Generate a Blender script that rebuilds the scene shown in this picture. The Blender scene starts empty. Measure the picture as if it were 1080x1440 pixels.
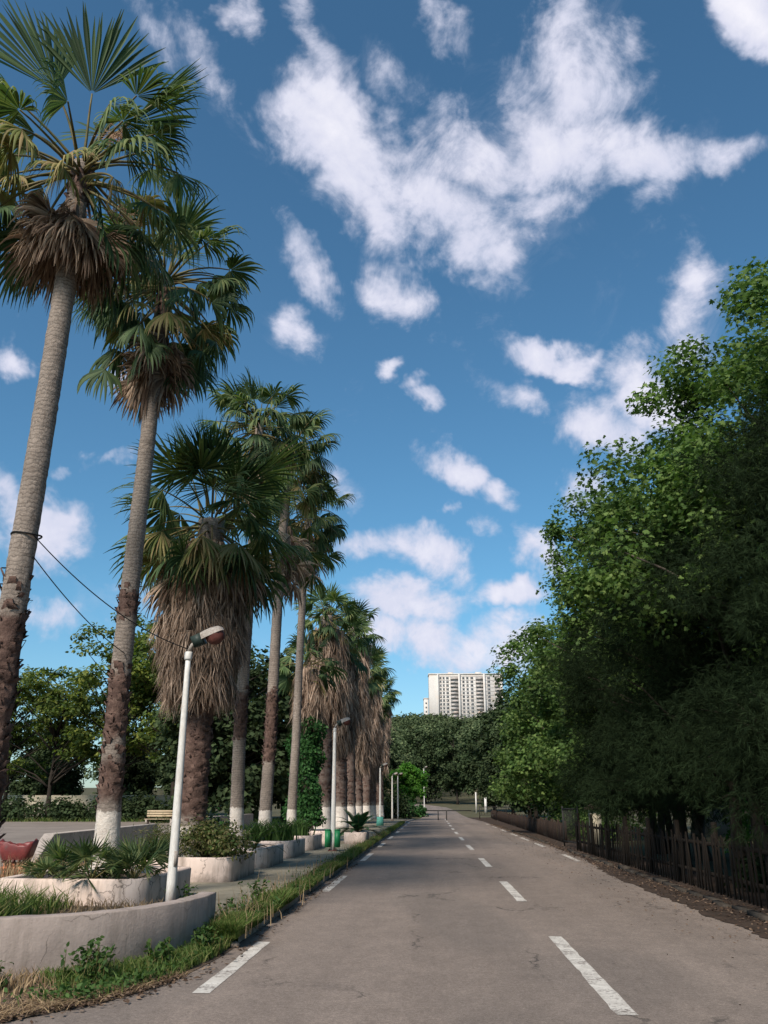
import bpy, math, random
import numpy as np
from mathutils import Matrix, Vector

R = math.radians
sc = bpy.context.scene
COL = sc.collection
HCAM, YAW, PITCH, F = 1.6, R(3.11), R(18.86), 1200.0
CAMROT = Matrix.Rotation(YAW, 3, 'Z') @ Matrix.Rotation(math.pi / 2 + PITCH, 3, 'X')
SUN_AZ, SUN_EL = R(201.0), R(42.0)


def ray(px, py):
    return (CAMROT @ Vector(((px - 540) / F, (720 - py) / F, -1.0))).normalized()


def azel(px, py):
    d = ray(px, py)
    return math.atan2(d.x, d.y), math.asin(d.z)


# ------------------------------------------------------------------ objects
def tag(o, label=None, cat=None, group=None, kind=None):
    if label: o['label'] = label
    if cat: o['category'] = cat
    if group: o['group'] = group
    if kind: o['kind'] = kind
    return o


def empty(name, loc, rz=0.0, label=None, cat=None, group=None):
    o = bpy.data.objects.new(name, None)
    o.empty_display_size = 0.3
    COL.objects.link(o)
    o.location = loc
    o.rotation_euler = (0, 0, rz)
    return tag(o, label, cat, group)


def link(name, me, parent=None):
    o = bpy.data.objects.new(name, me)
    COL.objects.link(o)
    if parent: o.parent = parent
    return o


def copy_tree(o, parent=None):
    c = o.copy()
    COL.objects.link(c)
    if parent: c.parent = parent
    for ch in list(o.children):
        copy_tree(ch, c)
    return c


# ------------------------------------------------------------------ mesh builder
class MB:
    def __init__(self):
        self.V, self.L, self.S, self.M, self.n = [], [], [], [], 0
        self.attr = {}

    def add(self, V, F, mat=0):
        V = np.asarray(V, float).reshape(-1, 3)
        F = np.asarray(F, int)
        self.V.append(V)
        self.L.append((F + self.n).ravel())
        self.S.append(np.full(len(F), F.shape[1], int))
        self.M.append(np.full(len(F), mat, int))
        self.n += len(V)
        return self

    def box(self, c, s, rz=0.0, mat=0, taper=1.0, rot=None):
        x, y, z = s[0] / 2, s[1] / 2, s[2] / 2
        v = np.array([[-x, -y, -z], [x, -y, -z], [x, y, -z], [-x, y, -z],
                      [-x * taper, -y * taper, z], [x * taper, -y * taper, z], [x * taper, y * taper, z], [-x * taper, y * taper, z]])
        if rot is not None:
            v = v @ np.array(rot.to_3x3()).T
        if rz:
            c_, s_ = math.cos(rz), math.sin(rz)
            v = v @ np.array([[c_, s_, 0], [-s_, c_, 0], [0, 0, 1]])
        v = v + np.array(c)
        return self.add(v, [[0, 3, 2, 1], [4, 5, 6, 7], [0, 1, 5, 4], [1, 2, 6, 5], [2, 3, 7, 6], [3, 0, 4, 7]], mat)

    def tube(self, P, rad, sides=8, mat=0, cap=True):
        P = np.asarray(P, float)
        n = len(P)
        rad = np.broadcast_to(np.asarray(rad, float), (n,)) if np.ndim(rad) < 2 else np.asarray(rad)
        T = np.gradient(P, axis=0)
        T /= np.linalg.norm(T, axis=1)[:, None] + 1e-9
        ref = np.array([1., 0, 0]) if abs(T[:, 0]).mean() < .8 else np.array([0, 1., 0])
        A = ref - T * (T @ ref)[:, None]
        A /= np.linalg.norm(A, axis=1)[:, None]
        B = np.cross(T, A)
        th = np.arange(sides) * 2 * math.pi / sides
        rr = rad[:, None] * np.ones(sides) if rad.ndim == 1 else rad
        V = P[:, None, :] + rr[..., None] * (np.cos(th)[None, :, None] * A[:, None, :] + np.sin(th)[None, :, None] * B[:, None, :])
        i, j = np.meshgrid(np.arange(n - 1), np.arange(sides), indexing='ij')
        j2 = (j + 1) % sides
        Fq = np.stack([i * sides + j, i * sides + j2, (i + 1) * sides + j2, (i + 1) * sides + j], -1).reshape(-1, 4)
        base = self.n
        self.add(V.reshape(-1, 3), Fq, mat)
        if cap:
            for k in (0, n - 1):
                idx = np.arange(sides) + base + k * sides
                if k == 0: idx = idx[::-1]
                self.L.append(idx); self.S.append(np.array([sides])); self.M.append(np.array([mat]))
        return self

    def mesh(self, name, mats, smooth=False):
        me = bpy.data.meshes.new(name)
        V = np.concatenate(self.V); L = np.concatenate(self.L); S = np.concatenate(self.S); M = np.concatenate(self.M)
        me.vertices.add(len(V)); me.vertices.foreach_set('co', V.ravel())
        me.loops.add(len(L)); me.loops.foreach_set('vertex_index', L.astype(np.int32))
        me.polygons.add(len(S))
        me.polygons.foreach_set('loop_start', np.concatenate([[0], np.cumsum(S)[:-1]]).astype(np.int32))
        for m in (mats if isinstance(mats, (list, tuple)) else [mats]): me.materials.append(m)
        me.polygons.foreach_set('material_index', M.astype(np.int32))
        if smooth: me.polygons.foreach_set('use_smooth', np.ones(len(S), bool))
        for k, a in self.attr.items():
            at = me.attributes.new(k, 'FLOAT', 'POINT')
            at.data.foreach_set('value', np.asarray(a, np.float32))
        me.update(calc_edges=True)
        me.validate()
        return me

    def build(self, name, mats, parent=None, smooth=False):
        return link(name, self.mesh(name, mats, smooth), parent)


def smooth_noise(shape_pts, seed, scale=1.0):
    """cheap sum-of-sines noise at points (n,3)"""
    r = np.random.default_rng(seed)
    out = np.zeros(len(shape_pts))
    for k in range(7):
        d = r.normal(size=3); f = scale * (0.6 + 1.1 * k * .5)
        out += np.sin(shape_pts @ d * f + r.uniform(0, 6.28)) / (1 + .6 * k)
    return out / 2.6


# ------------------------------------------------------------------ materials
class NT:
    def __init__(self, name, rough=.8, spec=.3):
        self.m = bpy.data.materials.new(name)
        self.m.use_nodes = True
        self.t = self.m.node_tree
        self.b = self.t.nodes['Principled BSDF']
        self.out = self.t.nodes['Material Output']
        self.b.inputs['Roughness'].default_value = rough
        self.b.inputs['Specular IOR Level'].default_value = spec

    def n(self, typ, **kw):
        nd = self.t.nodes.new(typ)
        for k, v in kw.items():
            if k in nd.bl_rna.properties: setattr(nd, k, v)
            else: nd.inputs[k.replace('_', ' ')].default_value = v
        return nd

    def l(self, a, b): self.t.links.new(a, b)

    def coord(self, kind='Object'):
        return self.n('ShaderNodeTexCoord').outputs[kind]

    def noise(self, scale, detail=4, rough=.55, vec=None, stretch=None):
        nd = self.n('ShaderNodeTexNoise')
        nd.inputs['Scale'].default_value = scale; nd.inputs['Detail'].default_value = detail; nd.inputs['Roughness'].default_value = rough
        v = vec or self.coord()
        if stretch:
            mp = self.n('ShaderNodeMapping'); mp.inputs['Scale'].default_value = stretch
            self.l(v, mp.inputs['Vector']); v = mp.outputs[0]
        self.l(v, nd.inputs['Vector'])
        return nd.outputs['Fac']

    def ramp(self, fac, stops):
        nd = self.n('ShaderNodeValToRGB')
        els = nd.color_ramp.elements
        while len(els) < len(stops): els.new(0.5)
        for e, (p, c) in zip(els, stops):
            e.position = p; e.color = (c, c, c, 1) if np.isscalar(c) else (*c, 1)
        self.l(fac, nd.inputs['Fac'])
        return nd.outputs['Color']

    def mix(self, fac, a, b, blend='MIX'):
        nd = self.n('ShaderNodeMix', data_type='RGBA', blend_type=blend)
        for sock, v in ((nd.inputs[0], fac), (nd.inputs[6], a), (nd.inputs[7], b)):
            if hasattr(v, 'links'): self.l(v, sock)
            elif np.isscalar(v): sock.default_value = v
            else: sock.default_value = (*v, 1)
        return nd.outputs[2]

    def math(self, op, a, b=0.0, clamp=False):
        nd = self.n('ShaderNodeMath', operation=op); nd.use_clamp = clamp
        for s, v in ((nd.inputs[0], a), (nd.inputs[1], b)):
            if hasattr(v, 'links'): self.l(v, s)
            else: s.default_value = v
        return nd.outputs[0]

    def base(self, c):
        if hasattr(c, 'links'): self.l(c, self.b.inputs['Base Color'])
        else: self.b.inputs['Base Color'].default_value = (*c, 1)

    def bump(self, h, strength=.3, dist=.02):
        nd = self.n('ShaderNodeBump'); nd.inputs['Strength'].default_value = strength; nd.inputs['Distance'].default_value = dist
        self.l(h, nd.inputs['Height']); self.l(nd.outputs[0], self.b.inputs['Normal'])


def mottled(name, c1, c2, scale=3, rough=.85, bump=.3, bscale=40, c3=None, spec=.2, stretch=None, dist=.01):
    t = NT(name, rough, spec)
    a = t.noise(scale, 6, .65, stretch=stretch)
    c = t.ramp(a, [(.3, c1), (.7, c2)])
    if c3 is not None:
        b = t.ramp(t.noise(scale * 2.7, 5, .7, stretch=stretch), [(.52, 0.), (.72, 1.)])
        c = t.mix(b, c, c3)
    fine = t.noise(bscale, 4, .6, stretch=stretch)
    c = t.mix(.35, c, t.ramp(fine, [(.3, .55), (.7, 1.35)]), 'MULTIPLY') if True else c
    t.base(c)
    if bump: t.bump(fine, bump, dist)
    return t.m


def leaf_material(name, stops, transl=.35, tcol=None, rough=.6, spec=.15, bscale=.35, blo=.72, bhi=1.3):
    t = NT(name, rough, spec)
    g = t.n('ShaderNodeNewGeometry')
    c = t.ramp(g.outputs['Random Per Island'], stops)
    big = t.ramp(t.noise(bscale, 3, .5), [(.35, blo), (.65, bhi)])
    c = t.mix(1.0, c, big, 'MULTIPLY')
    t.base(c)
    if transl > 0:
        tr = t.n('ShaderNodeBsdfTranslucent')
        t.l(t.mix(1.0, c, tcol or (1.25, 1.5, .7), 'MULTIPLY'), tr.inputs['Color'])
        mx = t.n('ShaderNodeMixShader'); mx.inputs[0].default_value = transl
        t.l(t.b.outputs[0], mx.inputs[1]); t.l(tr.outputs[0], mx.inputs[2]); t.l(mx.outputs[0], t.out.inputs['Surface'])
    return t.m


M = {}


def make_materials():
    # asphalt: warm old grey, mottled, aggregate, thin cracks
    t = NT('asphalt', .88, .25)
    co = t.coord()
    a = t.ramp(t.noise(.35, 6, .6, co, (1, .25, 1)), [(.3, (.185, .148, .124)), (.7, (.224, .180, .151))])
    p = t.ramp(t.noise(1.6, 5, .7, co), [(.42, .93), (.62, 1.04)])
    c = t.mix(1, a, p, 'MULTIPLY')
    wheel = t.ramp(t.noise(.8, 3, .5, co, (1.6, .04, 1)), [(.35, .9), (.65, 1.08)])
    c = t.mix(1, c, wheel, 'MULTIPLY')
    patch = t.ramp(t.noise(.22, 2, .4, co, (1.3, .5, 1)), [(.52, 0.), (.56, 1.)])
    c = t.mix(t.math('MULTIPLY', patch, .22), c, (.085, .078, .072))
    ag = t.noise(160, 3, .7, co)
    c = t.mix(.85, c, t.ramp(ag, [(.3, .45), (.5, 1.0), (.72, 1.75)]), 'MULTIPLY')
    c = t.mix(.7, c, t.ramp(t.noise(48, 4, .75, co), [(.3, .55), (.5, 1.0), (.7, 1.5)]), 'MULTIPLY')
    c = t.mix(.8, c, t.ramp(t.noise(19, 3, .8, co), [(.3, .72), (.5, 1.0), (.7, 1.28)]), 'MULTIPLY')
    c = t.mix(.7, c, t.ramp(t.noise(6.5, 5, .8, co, (1, .5, 1)), [(.3, .8), (.7, 1.18)]), 'MULTIPLY')
    c = t.mix(t.ramp(t.noise(1.1, 6, .75, co), [(.62, 0.), (.7, .28)]), c, (.10, .085, .075))
    # cracks: distorted voronoi edges, shown only in patches
    vo = t.n('ShaderNodeTexVoronoi', feature='DISTANCE_TO_EDGE')
    vo.inputs['Scale'].default_value = .42
    wn = t.n('ShaderNodeTexNoise'); wn.inputs['Scale'].default_value = 1.5; wn.inputs['Detail'].default_value = 8; wn.inputs['Roughness'].default_value = .7
    t.l(co, wn.inputs['Vector'])
    ad = t.n('ShaderNodeVectorMath', operation='MULTIPLY_ADD'); ad.inputs[1].default_value = (.9, .9, .9)
    mpc = t.n('ShaderNodeMapping'); mpc.inputs['Scale'].default_value = (1.25, .4, 1); t.l(co, mpc.inputs['Vector'])
    t.l(wn.outputs['Color'], ad.inputs[0]); t.l(mpc.outputs[0], ad.inputs[2]); t.l(ad.outputs[0], vo.inputs['Vector'])
    cr = t.ramp(vo.outputs['Distance'], [(.0, 1.), (.013, 0.)])
    sel = t.ramp(t.noise(.55, 2, .5, co), [(.5, 0.), (.6, .85)])
    cr = t.math('MULTIPLY', cr, sel)
    c = t.mix(cr, c, (.03, .027, .025))
    t.base(c)
    t.bump(t.math('SUBTRACT', ag, t.math('MULTIPLY', cr, 1.5)), .45, .006)
    M['asphalt'] = t.m

    t = NT('road_paint', .75, .3)
    w = t.noise(28, 6, .75); w2 = t.noise(2.5, 3, .6)
    k = t.ramp(t.math('ADD', t.math('MULTIPLY', w, .7), t.math('MULTIPLY', w2, .5)), [(.50, 0.), (.60, 1.)])
    pc = t.ramp(t.noise(6, 5, .7), [(.3, (.42, .385, .34)), (.7, (.66, .62, .56))])
    t.base(t.mix(k, (.19, .16, .14), pc))
    t.bump(t.noise(160, 3, .7), .3, .004)
    M['paint'] = t.m

    M['sidewalk'] = mottled('sidewalk_concrete', (.20, .175, .125), (.30, .265, .20), 1.2, .9, .3, 60, (.14, .13, .09))
    M['kerb'] = mottled('kerb_concrete', (.24, .21, .18), (.40, .36, .31), 2, .9, .35, 50, (.17, .15, .12))
    M['soil'] = mottled('soil', (.10, .07, .05), (.19, .14, .10), 3, .95, .8, 25, (.07, .05, .035), dist=.03)
    M['earth'] = mottled('earth_ground', (.06, .06, .03), (.12, .10, .06), .6, .95, .6, 9, (.05, .07, .025), dist=.04)
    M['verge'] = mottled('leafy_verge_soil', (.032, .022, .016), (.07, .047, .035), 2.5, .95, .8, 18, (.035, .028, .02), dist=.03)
    M['plaza'] = mottled('plaza_gravel', (.19, .155, .13), (.27, .225, .19), .25, .95, .4, 20, (.15, .125, .105))

    # painted planter wall, pinkish whitewash with drips and dirt at the foot
    t = NT('planter_render', .85, .2)
    co = t.coord()
    c = t.ramp(t.noise(1.7, 6, .65, co), [(.3, (.50, .385, .325)), (.7, (.70, .565, .485))])
    drip = t.ramp(t.noise(6, 5, .7, co, (1, 1, .12)), [(.48, 0.), (.68, .85)])
    c = t.mix(drip, c, (.27, .21, .17))
    blot = t.ramp(t.noise(5.5, 6, .75, co), [(.58, 0.), (.68, .7)])
    c = t.mix(blot, c, (.36, .30, .26))

    sz = t.n('ShaderNodeSeparateXYZ'); t.l(co, sz.inputs[0])
    lowf = t.math('SUBTRACT', .20, sz.outputs[2])
    lowf = t.math('ADD', t.math('MULTIPLY', lowf, 4.0), t.math('MULTIPLY', t.math('SUBTRACT', t.noise(5, 6, .75, co, (1, 1, .5)), .5), 2.2))
    c = t.mix(t.ramp(lowf, [(.25, 0.), (.9, .75)]), c, (.13, .105, .085))
    vo = t.n('ShaderNodeTexVoronoi', feature='DISTANCE_TO_EDGE'); vo.inputs['Scale'].default_value = 1.1
    wn = t.n('ShaderNodeTexNoise'); wn.inputs['Scale'].default_value = 2.5; wn.inputs['Detail'].default_value = 7; t.l(co, wn.inputs['Vector'])
    ad = t.n('ShaderNodeVectorMath', operation='MULTIPLY_ADD'); ad.inputs[1].default_value = (.7, .7, .7)
    t.l(wn.outputs['Color'], ad.inputs[0]); t.l(co, ad.inputs[2]); t.l(ad.outputs[0], vo.inputs['Vector'])
    ck = t.math('MULTIPLY', t.ramp(vo.outputs['Distance'], [(0., .8), (.012, 0.)]), t.ramp(t.noise(.9, 2, .5, co), [(.48, 0.), (.56, 1.)]))
    c = t.mix(ck, c, (.07, .055, .045))
    t.base(c); t.bump(t.noise(35, 5, .7, co), .35, .012)
    M['planter'] = t.m

    t = NT('grey_cement', .9, .2)
    co = t.coord()
    c = t.ramp(t.noise(1.1, 6, .7, co), [(.28, (.26, .21, .185)), (.5, (.35, .285, .25)), (.75, (.45, .37, .325))])
    c = t.mix(t.ramp(t.noise(5, 6, .75, co, (1, 1, .14)), [(.47, 0.), (.68, .7)]), c, (.19, .155, .13))
    c = t.mix(t.ramp(t.noise(9, 6, .8, co), [(.62, 0.), (.7, .5)]), c, (.16, .13, .11))

    sz = t.n('ShaderNodeSeparateXYZ'); t.l(co, sz.inputs[0])
    lowf = t.math('SUBTRACT', .20, sz.outputs[2])
    lowf = t.math('ADD', t.math('MULTIPLY', lowf, 4.0), t.math('MULTIPLY', t.math('SUBTRACT', t.noise(5, 6, .75, co, (1, 1, .5)), .5), 2.2))
    c = t.mix(t.ramp(lowf, [(.25, 0.), (.9, .75)]), c, (.13, .105, .085))
    vo = t.n('ShaderNodeTexVoronoi', feature='DISTANCE_TO_EDGE'); vo.inputs['Scale'].default_value = 1.1
    wn = t.n('ShaderNodeTexNoise'); wn.inputs['Scale'].default_value = 2.5; wn.inputs['Detail'].default_value = 7; t.l(co, wn.inputs['Vector'])
    ad = t.n('ShaderNodeVectorMath', operation='MULTIPLY_ADD'); ad.inputs[1].default_value = (.7, .7, .7)
    t.l(wn.outputs['Color'], ad.inputs[0]); t.l(co, ad.inputs[2]); t.l(ad.outputs[0], vo.inputs['Vector'])
    ck = t.math('MULTIPLY', t.ramp(vo.outputs['Distance'], [(0., .8), (.012, 0.)]), t.ramp(t.noise(.9, 2, .5, co), [(.48, 0.), (.56, 1.)]))
    c = t.mix(ck, c, (.07, .055, .045))
    t.base(c); t.bump(t.math('ADD', t.noise(24, 6, .75, co), t.noise(9, 6, .75, co)), .4, .02)
    M['cement'] = t.m
    M['pale_cement'] = mottled('pale_cement', (.33, .28, .245), (.46, .395, .345), 1.2, .9, .3, 30, (.26, .22, .19))
    M['brick'] = mottled('orange_brick', (.42, .15, .08), (.55, .24, .13), 4, .9, .3, 30, (.35, .22, .16))
    M['maroon'] = mottled('maroon_glaze', (.13, .025, .025), (.22, .045, .04), 4, .45, .2, 30, (.10, .05, .045), spec=.4)
    M['white_paint'] = mottled('white_pole_paint', (.56, .53, .49), (.72, .69, .64), 3, .5, .1, 60, (.45, .38, .32), spec=.4, stretch=(1, 1, .25))
    M['lamp_grey'] = mottled('lamp_housing', (.22, .19, .165), (.38, .34, .30), 11, .6, .1, 60, (.13, .07, .05))
    M['lamp_dark'] = mottled('lamp_end', (.018, .03, .026), (.04, .055, .048), 9, .5, .1, 60)
    M['rust'] = mottled('rusty_bowl', (.075, .022, .018), (.15, .05, .038), 12, .5, .2, 60, spec=.4)
    M['black'] = mottled('black_rubber', (.012, .012, .012), (.02, .02, .02), 9, .6, 0, 60)
    M['green_bin'] = mottled('green_bin_paint', (.012, .16, .055), (.02, .22, .08), 4, .45, .05, 60, spec=.4)
    M['teal'] = mottled('teal_plinth', (.06, .24, .19), (.1, .30, .24), 4, .6, .05, 60)
    M['fence'] = mottled('weathered_fence', (.011, .008, .006), (.024, .018, .013), 5, .85, .4, 40, (.02, .016, .012), stretch=(4, 4, .5))
    M['fence_board'] = mottled('brown_fence_boards', (.022, .014, .010), (.048, .03, .022), 5, .85, .4, 40, stretch=(4, 4, .5))
    M['iron'] = mottled('dark_iron', (.018, .018, .018), (.035, .033, .03), 6, .6, .1, 60)
    M['cream'] = mottled('cream_render', (.50, .43, .31), (.62, .55, .42), 1.5, .9, .2, 30, (.42, .35, .26))
    M['roof_tile'] = mottled('brown_coping', (.07, .045, .035), (.11, .075, .058), 5, .85, .2, 30)
    M['bench'] = mottled('bench_slats', (.40, .30, .19), (.54, .42, .28), 5, .8, .2, 30, stretch=(.3, 4, 4))

    # bark
    t = NT('palm_trunk', .9, .2)
    co = t.coord()
    at_r = t.n('ShaderNodeAttribute', attribute_name='rough').outputs['Fac']
    at_w = t.n('ShaderNodeAttribute', attribute_name='white').outputs['Fac']
    wv = t.n('ShaderNodeTexWave', bands_direction='Z', wave_profile='SAW'); wv.inputs['Scale'].default_value = 5.2
    wv.inputs['Distortion'].default_value = 6.5; wv.inputs['Detail'].default_value = 4; wv.inputs['Detail Scale'].default_value = 2.2
    t.l(co, wv.inputs['Vector'])
    sm = t.ramp(t.noise(2.2, 5, .7, co, (1, 1, .35)), [(.3, (.19, .153, .128)), (.7, (.345, .282, .235))])
    sm = t.mix(.9, sm, t.ramp(wv.outputs['Fac'], [(.05, .5), (.3, 1.0), (.9, 1.12)]), 'MULTIPLY')
    sm = t.mix(.8, sm, t.ramp(t.noise(26, 4, .8, co, (1, 1, 1.6)), [(.3, .7), (.7, 1.3)]), 'MULTIPLY')
    sm = t.mix(t.ramp(t.noise(9, 5, .75, co, (1.6, 1.6, .5)), [(.55, 0.), (.7, .6)]), sm, (.09, .065, .05))
    rg = t.ramp(t.noise(7, 6, .75, co), [(.3, (.05, .03, .024)), (.55, (.13, .08, .064)), (.75, (.25, .17, .13))])
    nz = t.noise(5, 5, .7, co)
    rf = t.math('ADD', at_r, t.math('MULTIPLY', t.math('SUBTRACT', nz, .5), .9))
    c = t.mix(t.ramp(rf, [(.32, 0.), (.72, 1.)]), sm, rg)
    wh = t.ramp(t.noise(4, 6, .7, co), [(.3, (.50, .42, .36)), (.6, (.74, .66, .58))])
    wh = t.mix(t.ramp(t.noise(14, 6, .75, co, (1, 1, .5)), [(.56, 0.), (.7, .75)]), wh, (.25, .18, .14))
    wf = t.math('ADD', at_w, t.math('MULTIPLY', t.math('SUBTRACT', t.noise(9, 5, .7, co), .5), .9))
    c = t.mix(t.ramp(wf, [(.46, 0.), (.56, 1.)]), c, wh)
    t.base(c)
    t.bump(t.math('ADD', t.math('MULTIPLY', wv.outputs['Fac'], .5), t.noise(22, 6, .75, co, (1, 1, .6))), .7, .03)
    M['trunk'] = t.m
    M['bark'] = mottled('tree_bark', (.05, .04, .032), (.13, .105, .085), 4, .9, .7, 18, (.18, .155, .13), stretch=(2, 2, .5), dist=.03)
    M['dark_bark'] = mottled('dark_bark', (.018, .014, .011), (.045, .035, .027), 4, .9, .7, 18, stretch=(2, 2, .5), dist=.03)

    g = lambda *s: [(i / (len(s) - 1), c) for i, c in enumerate(s)]
    M['frond'] = leaf_material('frond_green', g((.038, .068, .024), (.064, .105, .038), (.105, .148, .055), (.175, .195, .075)), .25, rough=.6, spec=.2)
    M['frond_dark'] = leaf_material('frond_deep_green', g((.025, .048, .020), (.046, .080, .033), (.085, .125, .05)), .2, rough=.6, spec=.2)
    M['frond_yellow'] = leaf_material('frond_yellow_green', g((.09, .115, .035), (.17, .17, .06), (.27, .23, .10), (.24, .17, .085)), .25)
    M['frond_dead'] = leaf_material('frond_dead', g((.11, .072, .054), (.22, .152, .112), (.34, .245, .18), (.48, .365, .275)), .3, (1.1, 1, .8), .8, .1)
    M['petiole'] = mottled('petiole', (.085, .085, .03), (.19, .15, .06), 4, .5, .1, 30, (.16, .09, .05))
    M['petiole_dead'] = mottled('petiole_dead', (.10, .062, .045), (.23, .155, .11), 4, .7, .1, 30)
    M['skirt'] = leaf_material('dead_skirt', g((.13, .088, .065), (.27, .19, .14), (.42, .31, .235), (.60, .46, .36)), .35, (1, 1, .9), .85, .1)
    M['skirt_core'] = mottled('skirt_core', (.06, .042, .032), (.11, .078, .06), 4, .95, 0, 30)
    M['stalk'] = leaf_material('flower_stalk', g((.30, .19, .12), (.45, .30, .20)), .1, (1, 1, .9), .8, .1)
    M['plane'] = leaf_material('plane_leaf', g((.043, .080, .022), (.066, .116, .031), (.098, .155, .043), (.155, .215, .065)), .36, (1.1, 1.3, .75), spec=.1, rough=.55)
    M['conifer'] = leaf_material('conifer_needles', g((.010, .018, .008), (.016, .027, .012), (.024, .038, .016)), .06, rough=.9, spec=.05)
    M['acacia'] = leaf_material('acacia_leaf', g((.042, .070, .019), (.070, .104, .026), (.115, .148, .034), (.21, .22, .046)), .35)
    M['evergreen'] = leaf_material('evergreen_leaf', g((.022, .036, .016), (.038, .056, .025), (.06, .082, .036)), .18, rough=.8, spec=.08, bscale=.5, blo=.6, bhi=1.4)
    M['bright'] = leaf_material('bright_leaf', g((.05, .145, .018), (.085, .21, .03), (.13, .27, .045)), .4)
    M['ivy'] = leaf_material('ivy_leaf', g((.016, .055, .014), (.028, .085, .022), (.055, .13, .035)), .2)
    M['forest'] = leaf_material('hill_canopy', g((.042, .062, .032), (.075, .100, .048), (.12, .145, .068)), .12, rough=.9, spec=.03, bscale=.075, blo=.5, bhi=1.4)
    M['grass'] = leaf_material('grass_blades', g((.045, .085, .018), (.075, .125, .028), (.12, .16, .045), (.20, .18, .075)), .3)
    M['weed'] = leaf_material('weed_leaves', g((.032, .068, .018), (.052, .100, .027), (.085, .138, .04)), .3)
    M['dry'] = leaf_material('dry_grass', g((.17, .11, .065), (.27, .19, .11), (.38, .28, .17)), .2, (1.1, 1, .8), .85, .1)
    M['litter'] = leaf_material('dead_leaves', g((.045, .028, .02), (.085, .055, .038), (.14, .092, .062), (.26, .185, .13)), .1, (1, 1, 1), .85, .1)
    M['shrub'] = leaf_material('shrub_leaf', g((.04, .07, .018), (.075, .10, .03), (.13, .125, .05), (.18, .15, .075)), .3)
    M['cycad'] = leaf_material('cycad_leaf', g((.014, .05, .022), (.025, .075, .033), (.04, .10, .05)), .2)
    # building
    M['block_wall'] = mottled('block_wall', (.48, .45, .42), (.62, .59, .555), .06, .9, 0, 2, (.58, .48, .40))
    M['block_panel'] = mottled('balcony_front', (.42, .37, .34), (.60, .55, .51), .09, .9, 0, 2, (.55, .36, .28))
    M['block_shade'] = mottled('loggia_shade_grey', (.22, .21, .20), (.38, .36, .34), .15, .9, 0, 2)  # flat tone standing in for the shade inside the loggias
    t = NT('window_glass', .15, .5); t.base(t.ramp(t.noise(.13, 4, .7), [(.35, (.05, .06, .07)), (.65, (.16, .165, .17))])); M['glass'] = t.m


make_materials()


# ------------------------------------------------------------------ vegetation generators
def fan_frond(mb, rng, origin, az, el, pet, L, nl=32, spread=R(120), droop=1.2, grav=.35, mat=0, pmat=1, pr=.018, K=8, cup=.42, fused=.46):
    o = np.array(origin, float)
    d = np.array([math.cos(el) * math.cos(az), math.cos(el) * math.sin(az), math.sin(el)])
    n = 7
    P = [o]
    for k in range(n - 1):
        d = d + np.array([0, 0, -grav / (n - 1)]) + rng.normal(0, .015, 3)
        d /= np.linalg.norm(d)
        P.append(P[-1] + d * pet / (n - 1))
    P = np.array(P)
    mb.tube(P, np.linspace(pr * 1.5, pr * .7, n), 5, pmat)
    A = d / np.linalg.norm(d)
    up = np.array([0, 0, 1.0]) + rng.normal(0, .42, 3)
    S = np.cross(A, up)
    if np.linalg.norm(S) < .2: S = np.cross(A, np.array([math.cos(az + 1.5), math.sin(az + 1.5), .1]))
    S /= np.linalg.norm(S)
    N = np.cross(S, A)
    a = np.linspace(-spread, spread, nl) + rng.normal(0, .012, nl)
    dA = 2 * spread / (nl - 1)
    if spread < R(60): fused, cup = .66, .1
    fold = rng.uniform(-.05, .75) if droop > .8 else rng.uniform(-.05, .25)
    D = np.cos(a)[:, None] * A + np.sin(a)[:, None] * S - N * (cup * (1 - np.cos(a)) + fold * np.abs(np.sin(a)))[:, None] + rng.normal(0, .03, (nl, 3))
    D /= np.linalg.norm(D, axis=1)[:, None]
    Li = L * (.72 + .28 * np.cos(a * .8)) * rng.uniform(.84, 1.06, nl) * np.where(rng.random(nl) < .09, rng.uniform(.4, .8, nl), 1.0)
    t = np.linspace(.04, 1, K)
    pos = np.zeros((nl, K, 3)); dirs = np.zeros((nl, K, 3))
    cur = P[-1] + D * (Li * t[0])[:, None]
    dr = D.copy()
    drp = droop * rng.uniform(.5, 1.5, nl) * rng.uniform(.7, 1.35) * np.where(rng.random(nl) < .07, 3.0, 1.0)
    wig = rng.normal(0, .05, (nl, 3))
    for k in range(K):
        pos[:, k] = cur; dirs[:, k] = dr
        tk = t[k]
        bend = max(0, tk - fused * .75) * 1.1
        dr = dr + np.array([0, 0, -1.0]) * (drp * bend * (1.0 / K) * 4.0)[:, None] + wig * bend
        dr /= np.linalg.norm(dr, axis=1)[:, None]
        if k < K - 1: cur = cur + dr * (Li * (t[k + 1] - tk))[:, None]
    wm = .5 * Li * fused * dA * 1.28
    w = np.where(t[None, :] <= fused, (.5 * Li[:, None] * t[None, :] * dA * 1.28), wm[:, None] * np.clip((1 - t[None, :]) / (1 - fused), 0.03, 1) ** .75)
    Sd = np.cross(np.broadcast_to(N, dirs.shape), dirs)
    ln = np.linalg.norm(Sd, axis=2)[..., None]
    alt = np.cross(np.broadcast_to(S, dirs.shape), dirs)
    Sd = np.where(ln > .15, Sd / np.maximum(ln, 1e-6), alt / (np.linalg.norm(alt, axis=2)[..., None] + 1e-6))
    Nn = np.cross(dirs, Sd)
    V = np.stack([pos - Sd * w[..., None], pos + Nn * (w * .55)[..., None], pos + Sd * w[..., None]], 2)  # nl,K,3,3
    i, k = np.meshgrid(np.arange(nl), np.arange(K - 1), indexing='ij')
    b = (i * K + k) * 3
    F1 = np.stack([b, b + 1, b + 4, b + 3], -1).reshape(-1, 4)
    F2 = np.stack([b + 1, b + 2, b + 5, b + 4], -1).reshape(-1, 4)
    mb.add(V.reshape(-1, 3), np.concatenate([F1, F2]), mat)


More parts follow.
